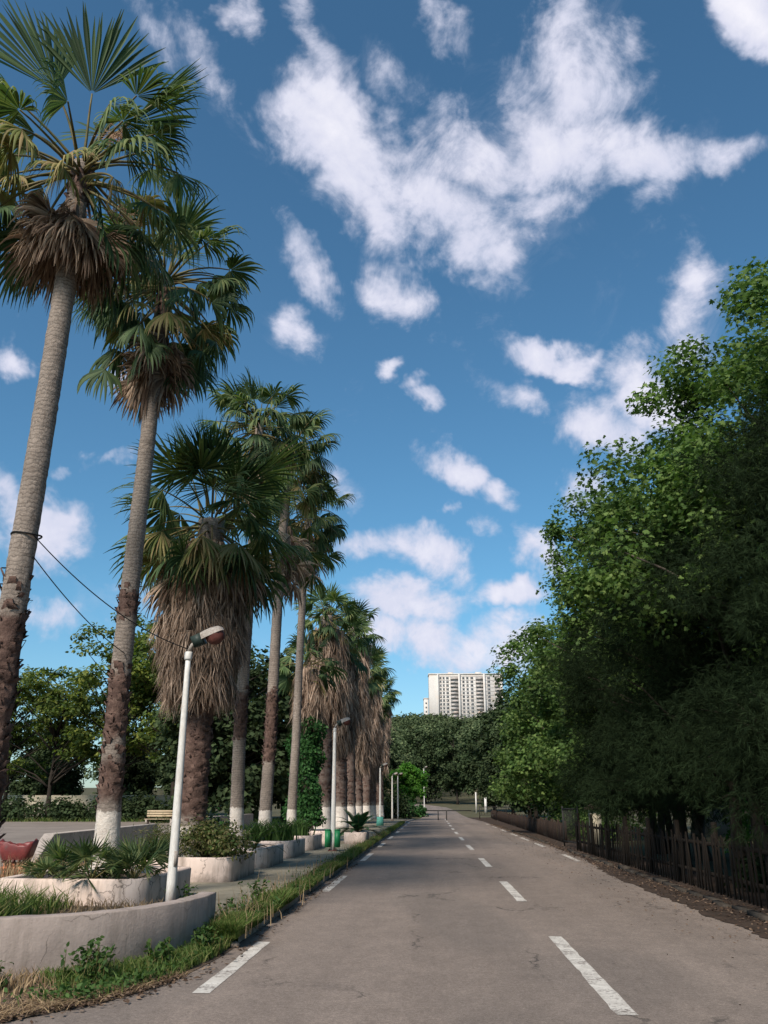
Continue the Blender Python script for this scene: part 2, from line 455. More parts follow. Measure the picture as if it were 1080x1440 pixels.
def hanging_skirt(mb, rng, prof, n, per=13, ln=(.55, 1.05), wid=.02, mat=0, tilt=.16):
    """prof: list of (z, r); bundles of strips hanging from the envelope"""
    zs = np.array([p[0] for p in prof]); rs = np.array([p[1] for p in prof])
    z = rng.uniform(zs.min(), zs.max(), n)
    r = np.interp(z, zs[::-1] if zs[0] > zs[-1] else zs, rs[::-1] if zs[0] > zs[-1] else rs) * rng.uniform(.82, 1.03, n)
    th = rng.uniform(0, 2 * math.pi, n)
    ph = rng.uniform(0, 6.28, 3)
    r = r * (1 + .10 * np.sin(2 * th + ph[0] + z) + .08 * np.sin(5 * th + ph[1] - 1.7 * z) + .06 * np.sin(3.1 * z + ph[2]))
    k = n * per
    zz = np.repeat(z, per); rr = np.repeat(r, per); tt = np.repeat(th, per)
    spread = rng.normal(0, 1, k)
    lnn = rng.uniform(*ln, k)
    rad = np.stack([np.cos(tt), np.sin(tt), np.zeros(k)], 1); tan = np.stack([-np.sin(tt), np.cos(tt), np.zeros(k)], 1)
    p0 = rad * (rr - .06)[:, None] + np.array([0, 0, 1]) * zz[:, None] + tan * (spread * .035)[:, None]
    dv = np.array([0, 0, -1.0]) + rad * rng.normal(tilt * .5, tilt, k)[:, None] + tan * (spread * .15 + np.repeat(rng.normal(0, .12, n), per))[:, None]
    dv /= np.linalg.norm(dv, axis=1)[:, None]
    p1 = p0 + dv * (lnn * .5)[:, None] + rad * rng.normal(.02, .03, k)[:, None]
    dv2 = dv + tan * rng.normal(0, .22, k)[:, None] + rad * rng.normal(-.05, .2, k)[:, None]
    p2 = p1 + dv2 * (lnn * .5)[:, None]
    sd = tan * np.cos(s := rng.uniform(-1.2, 1.2, k))[:, None] + rad * np.sin(s)[:, None]
    w = wid * rng.uniform(.6, 1.5, k)
    V = np.stack([p0 - sd * w[:, None], p0 + sd * w[:, None], p1 - sd * (w * .8)[:, None], p1 + sd * (w * .8)[:, None], p2 - sd * (w * .12)[:, None], p2 + sd * (w * .12)[:, None]], 1)
    b = np.arange(k)[:, None] * 6
    mb.add(V.reshape(-1, 3), np.concatenate([b + np.array([0, 1, 3, 2]), b + np.array([2, 3, 5, 4])]), mat)


LEAF = {
    'plane': np.array([(0, 0), (.33, -.06), (.56, .2), (.3, .3), (.5, .66), (.19, .58), (0, 1), (-.19, .58), (-.5, .66), (-.3, .3), (-.56, .2), (-.33, -.06)]),
    'oval': np.array([(0, 0), (.26, .3), (.22, .65), (0, 1), (-.22, .65), (-.26, .3)]),
    'quad': np.array([(0, 0), (.42, .45), (0, 1), (-.42, .45)]),
    'slim': np.array([(-.07, 0), (.07, 0), (0, 1)]),
    'needle': np.array([(-.028, 0), (.028, 0), (0, 1)]),
}


def scatter_leaves(mb, rng, pos, size, kind, up=.9, out=None, mat=0, droop=0.0):
    n = len(pos)
    shp = LEAF[kind]
    Nn = rng.normal(0, .55, (n, 3)) + np.array([0, 0, up])
    if out is not None: Nn = Nn + out * .7
    Nn /= np.linalg.norm(Nn, axis=1)[:, None] + 1e-9
    q = rng.normal(size=(n, 3))
    if out is not None: q = q + out * .8
    q[:, 2] -= droop
    Vv = q - Nn * (q * Nn).sum(1)[:, None]
    Vv /= np.linalg.norm(Vv, axis=1)[:, None] + 1e-9
    U = np.cross(Vv, Nn)
    s = size * rng.uniform(.6, 1.25, n)
    m = len(shp)
    bend = -(shp[:, 1] ** 2) * .22 - np.abs(shp[:, 0]) * .18
    V = pos[:, None, :] + s[:, None, None] * (shp[None, :, :1] * U[:, None, :] + shp[None, :, 1:] * Vv[:, None, :] + bend[None, :, None] * Nn[:, None, :])
    mb.add(V.reshape(-1, 3), np.arange(n * m).reshape(n, m), mat)


def scatter_sprays(mb, rng, pos, size, out, mat=0, per=13, droop=.5, kind='needle'):
    n = len(pos)
    d = out * .9 + rng.normal(0, .55, (n, 3)) + np.array([0, 0, -droop * .3])
    d /= np.linalg.norm(d, axis=1)[:, None]
    D = np.repeat(d, per, 0) + rng.normal(0, .42, (n * per, 3))
    D[:, 2] -= droop * .25
    D /= np.linalg.norm(D, axis=1)[:, None]
    P = np.repeat(pos, per, 0) + np.repeat(d, per, 0) * rng.uniform(0, size * .9, n * per)[:, None]
    s = size * rng.uniform(.55, 1.2, n * per)
    q = rng.normal(size=(n * per, 3)); U = np.cross(D, q); U /= np.linalg.norm(U, axis=1)[:, None] + 1e-9
    w = .032
    V = np.stack([P - U * (s * w)[:, None], P + U * (s * w)[:, None], P + D * s[:, None]], 1)
    mb.add(V.reshape(-1, 3), np.arange(n * per * 3).reshape(-1, 3), mat)


def tree_meshes(name, seed, H, ells, n_clump, per, clump_r, leaf, kind, leafmat, barkmat, trunk_r=.18, fork=.35, flat=.7, limbs=60, keep=.0, droop=0., up=.9, shell=.45, stems=1, zmin=.3):
    """returns (trunk mesh, crown mesh) around the origin"""
    rng = np.random.default_rng(seed)
    ells = np.array(ells, float)
    vol = ells[:, 3] * ells[:, 4] * ells[:, 5]
    pick = rng.choice(len(ells), n_clump * 3, p=vol / vol.sum())
    u = rng.normal(size=(n_clump * 3, 3)); u /= np.linalg.norm(u, axis=1)[:, None]
    rad = rng.uniform(0, 1, n_clump * 3) ** shell
    C = ells[pick, :3] + u * rad[:, None] * ells[pick, 3:]
    nz = smooth_noise(C, seed + 5, .9 / max(clump_r, .3) * .5)
    ok = nz > keep - .35
    ok &= C[:, 2] > zmin
    C, u = C[ok][:n_clump], u[ok][:n_clump]
    nC = len(C)
    cr = clump_r * rng.uniform(.55, 1.35, nC)
    k = nC * per
    off = rng.normal(size=(k, 3)); off /= np.linalg.norm(off, axis=1)[:, None]
    off *= (rng.uniform(0, 1, k) ** .5)[:, None]
    off[:, 2] *= flat
    pos = np.repeat(C, per, 0) + off * np.repeat(cr, per)[:, None]
    pos[:, 2] = np.maximum(pos[:, 2], .05)
    out = off * .8 + np.repeat(u, per, 0) * .35
    mb = MB()
    if kind == 'spray':
        scatter_sprays(mb, rng, pos, leaf, out, droop=droop or .5)
    else:
        scatter_leaves(mb, rng, pos, leaf, kind, up, out, droop=droop)
    crown = mb.mesh(name + '_crown', leafmat)
    tb = MB()
    for s in range(stems):
        ox, oy = (0, 0) if stems == 1 else rng.normal(0, trunk_r * 1.6, 2)
        n = 14
        z = np.linspace(-.15, H * .86, n)
        wob = np.cumsum(rng.normal(0, .05, (n, 2)), 0) * (H / 12)
        lean = rng.normal(0, .10, 2) * (stems > 1)
        P = np.stack([ox + wob[:, 0] + lean[0] * z, oy + wob[:, 1] + lean[1] * z, z], 1)
        rr = trunk_r * (1 - .86 * np.linspace(0, 1, n) ** .8); rr[0] *= 1.45; rr[1] *= 1.08
        tb.tube(P, rr, 10)
    for c in C[rng.permutation(nC)[:limbs]]:
        hd = math.hypot(c[0], c[1])
        zs = min(max(H * fork * rng.uniform(.75, 1.1), c[2] - hd * rng.uniform(.5, 1.1)), H * .8)
        t = np.linspace(0, 1, 7)
        p0 = np.array([np.interp(zs, z, P[:, 0]), np.interp(zs, z, P[:, 1]), zs])
        mid = (p0 + c) / 2 + np.array([0, 0, .12 * hd]) + rng.normal(0, .15, 3)
        Q = ((1 - t) ** 2)[:, None] * p0 + (2 * t * (1 - t))[:, None] * mid + (t ** 2)[:, None] * c
        Q[1:-1] += rng.normal(0, .05, (5, 3))
        r0 = min(trunk_r * .45, .03 + .016 * hd) * rng.uniform(.7, 1.1)
        tb.tube(Q, np.linspace(r0, .008, 7), 6)
    return tb.mesh(name + '_trunk', barkmat, True), crown


def put_tree(name, meshes, loc, rz, s, label, cat='tree', group=None):
    e = empty(name, loc, rz, label, cat, group)
    e.scale = (s, s, s) if np.isscalar(s) else s
    link('trunk', meshes[0], e)
    link('crown', meshes[1], e)
    return e


# ------------------------------------------------------------------ setting
def hgt(x, y):
    """terrain height"""
    x = np.asarray(x, float); y = np.asarray(y, float)
    s = lambda v: np.clip(v, 0, 1) ** 2 * (3 - 2 * np.clip(v, 0, 1))
    hill = 50 * s((y - 150) / 520) * (.22 + .78 * s((x + .27 * y + 20) / (.2 * y + 30)))
    return hill + 1.35 * s((y - 92) / 80) + 14 * s((np.hypot(x, y) - 900) / 1200)


EDGE = np.array([  # Y, left edge, right edge of the asphalt
    (-14, -6.0, 4.2), (3.0, -5.2, 4.2), (6.0, -4.15, 4.2), (7.4, -3.32, 4.2), (7.92, -2.9, 4.2), (8.5, -2.65, 4.2), (9.14, -2.49, 4.2), (10.3, -2.38, 4.2), (13, -2.36, 4.2),
    (22, -2.36, 4.2), (28, -2.36, 4.65), (40, -2.36, 4.75), (70, -2.36, 4.8), (84, -2.3, 4.75), (92, -1.9, 4.6), (100, -1.4, 4.2), (112, -1.1, 3.6), (128, -.9, 3.2), (145, -1.3, 2.2), (165, -5, -1.5), (185, -12, -8)])


def edge_l(y): return np.interp(y, EDGE[:, 0], EDGE[:, 1])
def edge_r(y): return np.interp(y, EDGE[:, 0], EDGE[:, 2])


def grid_sheet(name, xs, ys, mat, zf, kind='structure'):
    X, Y = np.meshgrid(xs, ys, indexing='ij')
    V = np.stack([X, Y, zf(X, Y)], -1).reshape(-1, 3)
    n, m = X.shape
    i, j = np.meshgrid(np.arange(n - 1), np.arange(m - 1), indexing='ij')
    b = i * m + j
    o = MB().add(V, np.stack([b, b + m, b + m + 1, b + 1], -1).reshape(-1, 4)).build(name, mat, smooth=True)
    o['kind'] = kind
    return o


def strip(name, ys, xl, xr, z, mat, zoff=0.0, nx=2):
    """ribbon along the road between two X curves"""
    V, Fc = [], []
    u = np.linspace(0, 1, nx)
    for y, a, b in zip(ys, xl, xr):
        for t in u:
            x = a + (b - a) * t
            V.append((x, y, float(hgt(x, y)) + z))
    m = nx
    for i in range(len(ys) - 1):
        for j in range(m - 1):
            Fc.append([i * m + j, i * m + j + 1, (i + 1) * m + j + 1, (i + 1) * m + j])
    o = MB().add(V, Fc).build(name, mat, smooth=True)
    o['kind'] = 'structure'
    return o


def axis(lo, hi, near, step, grow=1.12):
    a = [0.0]; s = step
    while a[-1] < hi:
        if a[-1] > near: s *= grow
        a.append(a[-1] + s)
    b = [0.0]; s = step
    while b[-1] > lo:
        if -b[-1] > near: s *= grow
        b.append(b[-1] - s)
    return np.array(sorted(set(a + b)))


def setting():
    grid_sheet('ground', axis(-2600, 2600, 80, 6), axis(-400, 3000, 240, 6, 1.08), M['earth'], lambda x, y: hgt(x, y) - .05)
    ys = np.concatenate([np.linspace(-14, 3, 6), np.linspace(3.5, 14, 24), np.linspace(15, 185, 130)])
    strip('road', ys, edge_l(ys), edge_r(ys), 0.0, M['asphalt'], nx=5)
    # markings
    rng = np.random.default_rng(3)

    def dashes(name, xc, spans, w):
        mb = MB()
        for (a, b) in spans:
            n = 22
            yy = np.linspace(a, b, n)
            x0 = np.array([xc(y) for y in yy])
            zz = hgt(x0, yy) + .004
            jl, jr = rng.normal(0, .004, n), rng.normal(0, .004, n)
            V = np.concatenate([np.stack([x0 - w / 2 + jl, yy, zz], 1), np.stack([x0 + w / 2 + jr, yy, zz], 1)])
            mb.add(V, [[i, i + n, i + n + 1, i + 1] for i in range(n - 1)])
        o = mb.build(name, M['paint']); o['kind'] = 'structure'
    cx = lambda y: np.interp(y, [0, 10, 18, 26, 38, 60, 110], [1.52, 1.52, 1.5, 1.46, 1.36, 1.28, 1.3])
    sp = [(7.83, 12.1), (16.2, 20.15), (24.7, 28.5), (33.4, 37.4), (42, 46), (50.4, 54.2)] + [(58.8 + 8.4 * k, 62.6 + 8.4 * k) for k in range(5)]
    dashes('centre_line', cx, sp, .17)
    lx = lambda y: np.interp(y, [0, 10, 20, 40, 80], [-2.12, -2.09, -2.1, -2.12, -2.12])
    dashes('left_edge_line', lx, [(8.47, 11.45), (17.75, 21.5), (27.0, 31.0), (35.4, 39)] + [(43.5 + 8.4 * k, 47 + 8.4 * k) for k in range(5)], .16)
    rx = lambda y: np.interp(y, [0, 13, 30, 60, 90], [3.95, 3.95, 4.27, 4.38, 4.3])
    dashes('right_edge_line', rx, [(27.2, 30.6), (36, 39.2), (42, 45.5), (47.6, 51.5), (55, 59), (63, 67), (71.5, 75.5)], .15)
    # kerb on the left with a bevelled top
    ky = np.concatenate([np.linspace(11.3, 14, 8), np.linspace(15, 92, 60)])
    mb = MB()
    prof = [(0, -.06), (-.005, .10), (-.025, .12), (-.13, .12), (-.13, .05)]
    V = []
    for y in ky:
        for dx, z in prof: V.append((float(edge_l(y)) + dx + rng.normal(0, .004), y, z + rng.normal(0, .004)))
    m = len(prof)
    mb.add(V, [[i * m + j, i * m + j + 1, (i + 1) * m + j + 1, (i + 1) * m + j] for i in range(len(ky) - 1) for j in range(m - 1)])
    o = mb.build('kerb', M['kerb']); o['kind'] = 'structure'
    # weedy soil between kerb and sidewalk, sidewalk, plaza
    yy = np.concatenate([np.linspace(10.6, 14, 8), np.linspace(15, 92, 40)])
    strip('verge', yy, edge_l(yy) - .5, edge_l(yy) - .125, .11, M['soil'])
    yy = np.concatenate([np.linspace(11.6, 92, 60)])
    strip('sidewalk', yy, np.full(60, -9.0), edge_l(yy) - .495, .115, M['sidewalk'], nx=6)
    py = np.linspace(9, 78, 12)
    strip('plaza', py, np.full(12, -95.), np.full(12, -8.99), .105, M['plaza'], nx=5)
    # bottom-left weedy shoulder
    yy = np.linspace(2, 11.6, 20)
    strip('shoulder', yy, np.full(20, -16.), edge_l(yy) + .02, 0.006, M['soil'], nx=5)
    # right verge with a low broken kerb
    yy = np.concatenate([np.linspace(-14, 4, 8), np.linspace(4.2, 50, 420), np.linspace(51, 104, 60)])
    ej = .13 * smooth_noise(np.stack([yy * 0, yy, yy * 0], 1), 21, 2.2) + .07 * smooth_noise(np.stack([yy * 0, yy, yy * 0], 1), 22, 9.0)
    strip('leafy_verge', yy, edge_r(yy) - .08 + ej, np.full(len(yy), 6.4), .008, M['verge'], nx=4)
    mb = MB(); y = 2.0
    while y < 60:
        ln = rng.uniform(.8, 1.0)
        if not 33.0 < y < 38.2:
            mb.box((4.8 + rng.normal(0, .03), y + ln / 2, -.005 + rng.normal(0, .015)), (.12, ln - .03, .12), rng.normal(0, .02))
        y += ln
    o = mb.build('verge_kerb', mottled('mossy_kerb', (.035, .028, .022), (.075, .062, .05), 3, .95, .4, 30, (.03, .026, .018)), None); o['kind'] = 'structure'


setting()


# ------------------------------------------------------------------ left side: retaining wall, planters, low walls
def profile_wall(path, prof, closed=False, mb=None, mat=0, jitter=0, seed=1):
    """path (n,2) plan line; prof list of (offset to the right, z)"""
    mb = mb or MB()
    rng = np.random.default_rng(seed)
    P = np.asarray(path, float)
    n = len(P)
    if closed:
        T = np.roll(P, -1, 0) - np.roll(P, 1, 0)
    else:
        T = np.gradient(P, axis=0)
    T /= np.linalg.norm(T, axis=1)[:, None]
    Nr = np.stack([T[:, 1], -T[:, 0]], 1)
    m = len(prof)
    V = np.array([[*(P[i] + Nr[i] * d), z] for i in range(n) for d, z in prof])
    if jitter: V += rng.normal(0, jitter, V.shape)
    Fc = []
    for i in range(n if closed else n - 1):
        i2 = (i + 1) % n
        for j in range(m - 1): Fc.append([i * m + j, i2 * m + j, i2 * m + j + 1, i * m + j + 1])
    base = mb.n
    mb.add(V, Fc, mat)
    if not closed:
        for k, rev in ((0, False), (n - 1, True)):
            idx = np.arange(m) + base + k * m
            mb.L.append(idx[::-1] if rev else idx); mb.S.append(np.array([m])); mb.M.append(np.array([mat]))
    return mb


def catmull(pts, n):
    P = np.asarray(pts, float)
    Q = np.vstack([2 * P[0] - P[1], P, 2 * P[-1] - P[-2]])
    out = []
    for i in range(1, len(Q) - 2):
        for t in np.linspace(0, 1, n, endpoint=False):
            a, b, c, d = Q[i - 1], Q[i], Q[i + 1], Q[i + 2]
            out.append(.5 * ((2 * b) + (c - a) * t + (2 * a - 5 * b + 4 * c - d) * t * t + (3 * b - a - 3 * c + d) * t ** 3))
    out.append(P[-1])
    return np.array(out)


WALL_PATH = catmull([(-13, 7.3), (-8.4, 7.55), (-5.8, 8.05), (-4.06, 8.74), (-3.26, 9.31), (-2.86, 10.1), (-2.71, 10.9), (-2.7, 11.4)], 9)


def retaining_wall():
    prof = [(0, -.05), (0.0, .18), (-.002, .553), (-.010, .562), (-.178, .566), (-.188, .558), (-.19, -.05)]
    o = profile_wall(WALL_PATH, prof, jitter=.002).build('retaining_wall', M['cement'], smooth=False)
    tag(o, 'low curved grey cement wall at the near left road edge', 'wall')
    # planting bed behind it
    pts = [(p[0] - .1, p[1] + .05) for p in WALL_PATH] + [(-3.0, 12.3), (-3.4, 12.85), (-13.5, 12.85)]
    mb = MB(); V = [(x, y, .24) for x, y in pts]
    mb.add(V, [list(range(len(V)))])
    b = mb.build('planting_bed', M['soil']); b['kind'] = 'structure'


retaining_wall()


def planter(Y0, Y1, X0, X1, h, label, loc_z=.115):
    cx, cy = (X0 + X1) / 2, (Y0 + Y1) / 2
    e = empty('planter', (cx, cy, loc_z), 0, label, 'planter', 'palm planters in a row along the sidewalk')
    a, b, r = (X1 - X0) / 2, (Y1 - Y0) / 2, .26
    r = min(r, a * .8, b * .8)
    path = []
    for (sx, sy, a0) in ((1, -1, -90), (1, 1, 0), (-1, 1, 90), (-1, -1, 180)):
        for k in range(8):
            th = R(a0 + 90 * k / 7)
            path.append((sx * (a - r) + r * math.cos(th), sy * (b - r) + r * math.sin(th)))
        # straight runs subdivided by the next corner
    prof = [(0, -.03), (0, h * .5), (0, h - .02), (-.02, h), (-.12, h), (-.14, h - .02), (-.14, h - .2)]
    profile_wall(path, prof, True, jitter=.004, seed=int(Y0 * 10)).build('wall', M['planter'], e)
    rr = 1 - .13 / a
    mb = MB(); n = len(path)
    rng = np.random.default_rng(int(Y0))
    V = [(x * rr, y * (1 - .13 / b), h - .1) for x, y in path] + [(0, 0, h - .02)]
    mb.add(V, [[i, (i + 1) % n, n] for i in range(n)])
    mb.build('soil', M['soil'], e)
    return e


PL = [  # y0, y1, label
    (13.0, 15.7, 'nearest pinkish planter, full of small fan palms below a tall palm'),
    (18.2, 20.7, 'pinkish planter with scrubby bushes around the thick skirted palm'),
    (22.1, 24.6, 'stained pinkish planter of ferns under the third trunk from the lamp'),
    (26.1, 28.7, 'pinkish planter with sword-shaped leaves round a slim palm'),
    (30.4, 33.0, 'pale planter between the slim palm of sword leaves and the ivy column'),
    (35.6, 38.2, 'pale planter at the foot of the ivy-covered palm trunk')]
for k, (a, b, lab) in enumerate(PL):
    planter(a, b, -6.35, -4.02 if k else -4.12, .46, lab)


def low_walls():
    # sloped-end low concrete wall parallel to the road
    def seg(y0, y1, xa, xb, h, slope0, slope1, label, t=.28):
        mb = MB()
        V = []
        for q in (0, t):
            f = lambda y: xa + (xb - xa) * (y - y0) / (y1 - y0) - q
            V += [(f(y0), y0, .1), (f(y1), y1, .1), (f(y1), y1 - slope1, h), (f(y0 + slope0), y0 + slope0, h)]
        mb.add(V, [[0, 1, 2, 3], [7, 6, 5, 4], [0, 3, 7, 4], [1, 5, 6, 2], [3, 2, 6, 7]])
        o = mb.build('low_wall', M['pale_cement'])
        bv = o.modifiers.new('b', 'BEVEL'); bv.width = .02; bv.segments = 2
        tag(o, label, 'low wall')
    seg(19.7, 32.0, -8.9, -9.8, .92, 1.6, .05, 'low pale concrete wall with a sloped end behind the palm planters')
    seg(10.5, 18.4, -8.95, -8.95, .92, .05, 1.1, 'low pale concrete wall with sloped end left of the red tub')
    seg(40, 60, -11.5, -12, .95, .05, .05, 'long low pale wall behind the slim palm trunks')
    # maroon tub on a brick plinth in the gap between the two walls
    e = empty('tub', (-8.95, 19.3, .1), R(8), 'cracked maroon tub on orange bricks between two low walls', 'tub')
    e.scale = (.82, .82, .9)
    n = 28
    th = np.linspace(0, 2 * math.pi, n, endpoint=False)
    rng = np.random.default_rng(4)

    def ring(a, b, z, zj=0.): # rounded rectangle ring
        p = 14
        c, s = np.cos(th), np.sin(th)
        k = (np.abs(c) ** p + np.abs(s) ** p) ** (-1 / p)
        zz = z + (np.sin(th * 2 + 1) * .045 + rng.normal(0, .025, n)) * zj
        return np.stack([a * k * c, b * k * s, zz], 1)
    rings = [ring(.31, .26, .40), ring(.35, .29, .46), ring(.44, .36, .78, 1), ring(.41, .33, .80, 1), ring(.36, .29, .58), ring(.05, .05, .55)]
    V = np.concatenate(rings)
    Fc = [[k * n + i, k * n + (i + 1) % n, (k + 1) * n + (i + 1) % n, (k + 1) * n + i] for k in range(len(rings) - 1) for i in range(n)]
    MB().add(V, Fc).build('basin', M['maroon'], e, True)
    mb = MB()
    for i in range(16):
        a = 2 * math.pi * i / 16
        mb.box((.33 * math.cos(a), .27 * math.sin(a), .38), (.07, .05, .09), a, taper=.6)
    mb.build('fringe', M['rust'], e)
    mb = MB()
    for r_ in range(4):
        for c_ in range(3):
            mb.box((-.22 + c_ * .22 + (r_ % 2) * .05, rng.normal(0, .01), .045 + r_ * .085), (.205, .34, .078), rng.normal(0, .03))
    mb.build('plinth', M['brick'], e)
    # far plaza furniture: cream wall, bench, post
    o = MB().box((-44, 90, 1.15), (44, .3, 2.5)).build('boundary_wall', M['cream'])
    tag(o, 'long cream wall beyond the plaza seen under the trees', 'wall')
    e = empty('park_bench', (-19.0, 63, .1), 0, 'pale slatted bench standing right of the second palm trunk', 'bench')
    mb = MB(); [mb.box((0, -.25 + k * .13, .46), (2.6, .11, .04)) for k in range(4)]; mb.build('seat', M['bench'], e)
    mb = MB(); [mb.box((0, .33, .66 + k * .16), (2.6, .04, .13)) for k in range(3)]; mb.build('backrest', M['bench'], e)
    for sx in (-1.15, 1.15):
        MB().box((sx, 0, .22), (.09, .6, .44)).build('leg', M['pale_cement'], e)
    e = empty('signpost', (-17.4, 62, .1), 0, 'thin cream post beside the pale bench', 'post')
    MB().tube([(0, 0, 0), (0, 0, 1.4), (0, 0, 2.75)], .055, 8).build('pole', M['cream'], e)
    MB().tube([(0, 0, 0), (0, 0, .12)], .14, 8).build('foot', M['pale_cement'], e)


low_walls()


# ------------------------------------------------------------------ palms
def trunk_mesh(name, seed, h, rb, rt, white, rough, flare=1.25, sides=20, step=.07, lean=0.):
    rng = np.random.default_rng(seed)
    n = max(20, int(h / step))
    z = np.linspace(-.1, h, n)
    u = np.clip(z / h, 0, 1)
    r = rt + (rb - rt) * (1 - u) ** 1.6
    r = r * (1 + (flare - 1) * np.exp(-np.maximum(z, 0) / .35))
    rg = np.zeros(n)
    for (a, b, amt) in rough:
        k = np.clip((z - a) / .3, 0, 1) * np.clip((b - z) / .3, 0, 1)
        rg = np.maximum(rg, k * amt)
    wig = np.stack([np.sin(z * .35 + seed) * .05, np.cos(z * .3 + seed * 2) * .04, np.zeros(n)], 1)
    wig[:, :2] *= np.clip(z / 3, 0, 1)[:, None]
    wig[:, 0] += lean * np.clip(z / h, 0, 1) ** 2.2
    ringz = (1 + .012 * np.sin(z * 57 + 3 * np.sin(z * 4.1)) * rng.uniform(.2, 1.6, n))
    rr = (r * ringz)[:, None] * (1 + rng.normal(0, .02, (n, sides)) + rg[:, None] * rng.normal(.03, .075, (n, sides)))
    P = np.stack([wig[:, 0], wig[:, 1], z], 1)
    mb = MB().tube(P, rr, sides)
    zz = np.repeat(z, sides); rgv = np.repeat(rg, sides)
    # persistent leaf bases in the rough zones: small upward wedges
    for (a, b, amt) in rough:
        m = int((b - a) * 75 * amt)
        for i in range(m):
            t = rng.uniform(0, 2 * math.pi); z0 = rng.uniform(a, b)
            r0 = np.interp(z0, z, r); cx, cy = np.interp(z0, z, wig[:, 0]), np.interp(z0, z, wig[:, 1])
            ra = np.array([math.cos(t), math.sin(t), 0]); ta = np.array([-math.sin(t), math.cos(t), 0])
            c = np.array([cx, cy, z0]) + ra * r0 * .97
            w, l, o = rng.uniform(.03, .07) * r0 / .17, rng.uniform(.06, .13), rng.uniform(.03, .075)
            tw = rng.normal(0, .05)
            V = [c - ta * w, c + ta * w, c + ta * (w * .6 + tw) + ra * o + [0, 0, l], c + ta * (-w * .6 + tw) + ra * o + [0, 0, l], c - ta * w * .8 + [0, 0, l], c + ta * w * .8 + [0, 0, l]]
            mb.add(V, [[0, 1, 2, 3]]); mb.L.append(np.array([3, 2, 5, 4]) + mb.n - 6); mb.S.append(np.array([4])); mb.M.append(np.array([0]))
            zz = np.concatenate([zz, np.full(6, z0)]); rgv = np.concatenate([rgv, np.full(6, 1.0)])
    mb.attr['rough'] = rgv
    mb.attr['white'] = np.clip(.5 + (white - zz) / .25, -1, 2) if white > 0 else np.full(len(zz), -1.)
    top = P[-1]
    return mb.mesh(name, M['trunk'], True), top


def crown_objs(parent, seed, top, classes, separate=True, br=.1):
    """classes: (name, n, (el0, el1), pet, L, droop, mat, pmat, (dz0, dz1), (spread0, spread1), nl)"""
    rng = np.random.default_rng(seed)
    merged = {}
    made = []
    for (name, n, el, pet, L, droop, mat, pmat, dz, spread, nl, azs) in classes:
        for i in range(n):
            if azs is None: az = 2 * math.pi * (i * .381966 + rng.uniform(-.12, .12)) + seed
            else: az = R(azs[i % len(azs)]) + rng.normal(0, .12)
            z = rng.uniform(*dz)
            o = np.array([top[0] + br * math.cos(az), top[1] + br * math.sin(az), top[2] + z])
            key = (name, mat)
            mb = MB() if separate else merged.setdefault(key, MB())
            fan_frond(mb, rng, o, az, R(rng.uniform(*el)), pet * rng.uniform(.8, 1.2), L * rng.uniform(.85, 1.12), nl, R(rng.uniform(*spread)), droop * rng.uniform(.75, 1.25), mat=0, pmat=1, grav=rng.uniform(.25, .9))
            if separate:
                made.append(mb.build(name, [M[mat], M[pmat]], parent))
    for (name, mat), mb in merged.items():
        pm = 'petiole_dead' if 'dead' in mat else 'petiole'
        made.append(mb.build(name, [M[mat], M[pm]], parent))
    return made


def robusta_classes(s, dens=1.0, nl=30):
    q = lambda n: max(1, int(round(n * dens)))
    return [
        ('frond', q(5), (62, 85), .75 * s, .95 * s, .35, 'frond_dark', 'petiole', (-.05, .1), (60, 105), nl, None),
        ('frond', q(9), (30, 58), 1.0 * s, .9 * s, 1.0, 'frond', 'petiole', (-.1, .05), (95, 130), nl, None),
        ('frond', q(11), (0, 30), 1.05 * s, .88 * s, 1.7, 'frond', 'petiole', (-.25, 0), (95, 135), nl, None),
        ('frond', q(8), (-30, 2), 1.0 * s, .85 * s, 2.2, 'frond_dark', 'petiole', (-.45, -.15), (95, 135), nl, None),
        ('yellowing_frond', q(8), (-48, 0), .85 * s, .8 * s, 2.0, 'frond_yellow', 'petiole', (-.55, -.2), (90, 125), nl, None),
    ]


def dead_class(n, s, dz, el=(-80, -45), pet=.55, L=.75, nl=24, azs=None):
    return ('dead_frond', n, el, pet * s, L * s, 2.0, 'frond_dead', 'petiole_dead', dz, (60, 110), nl, azs)


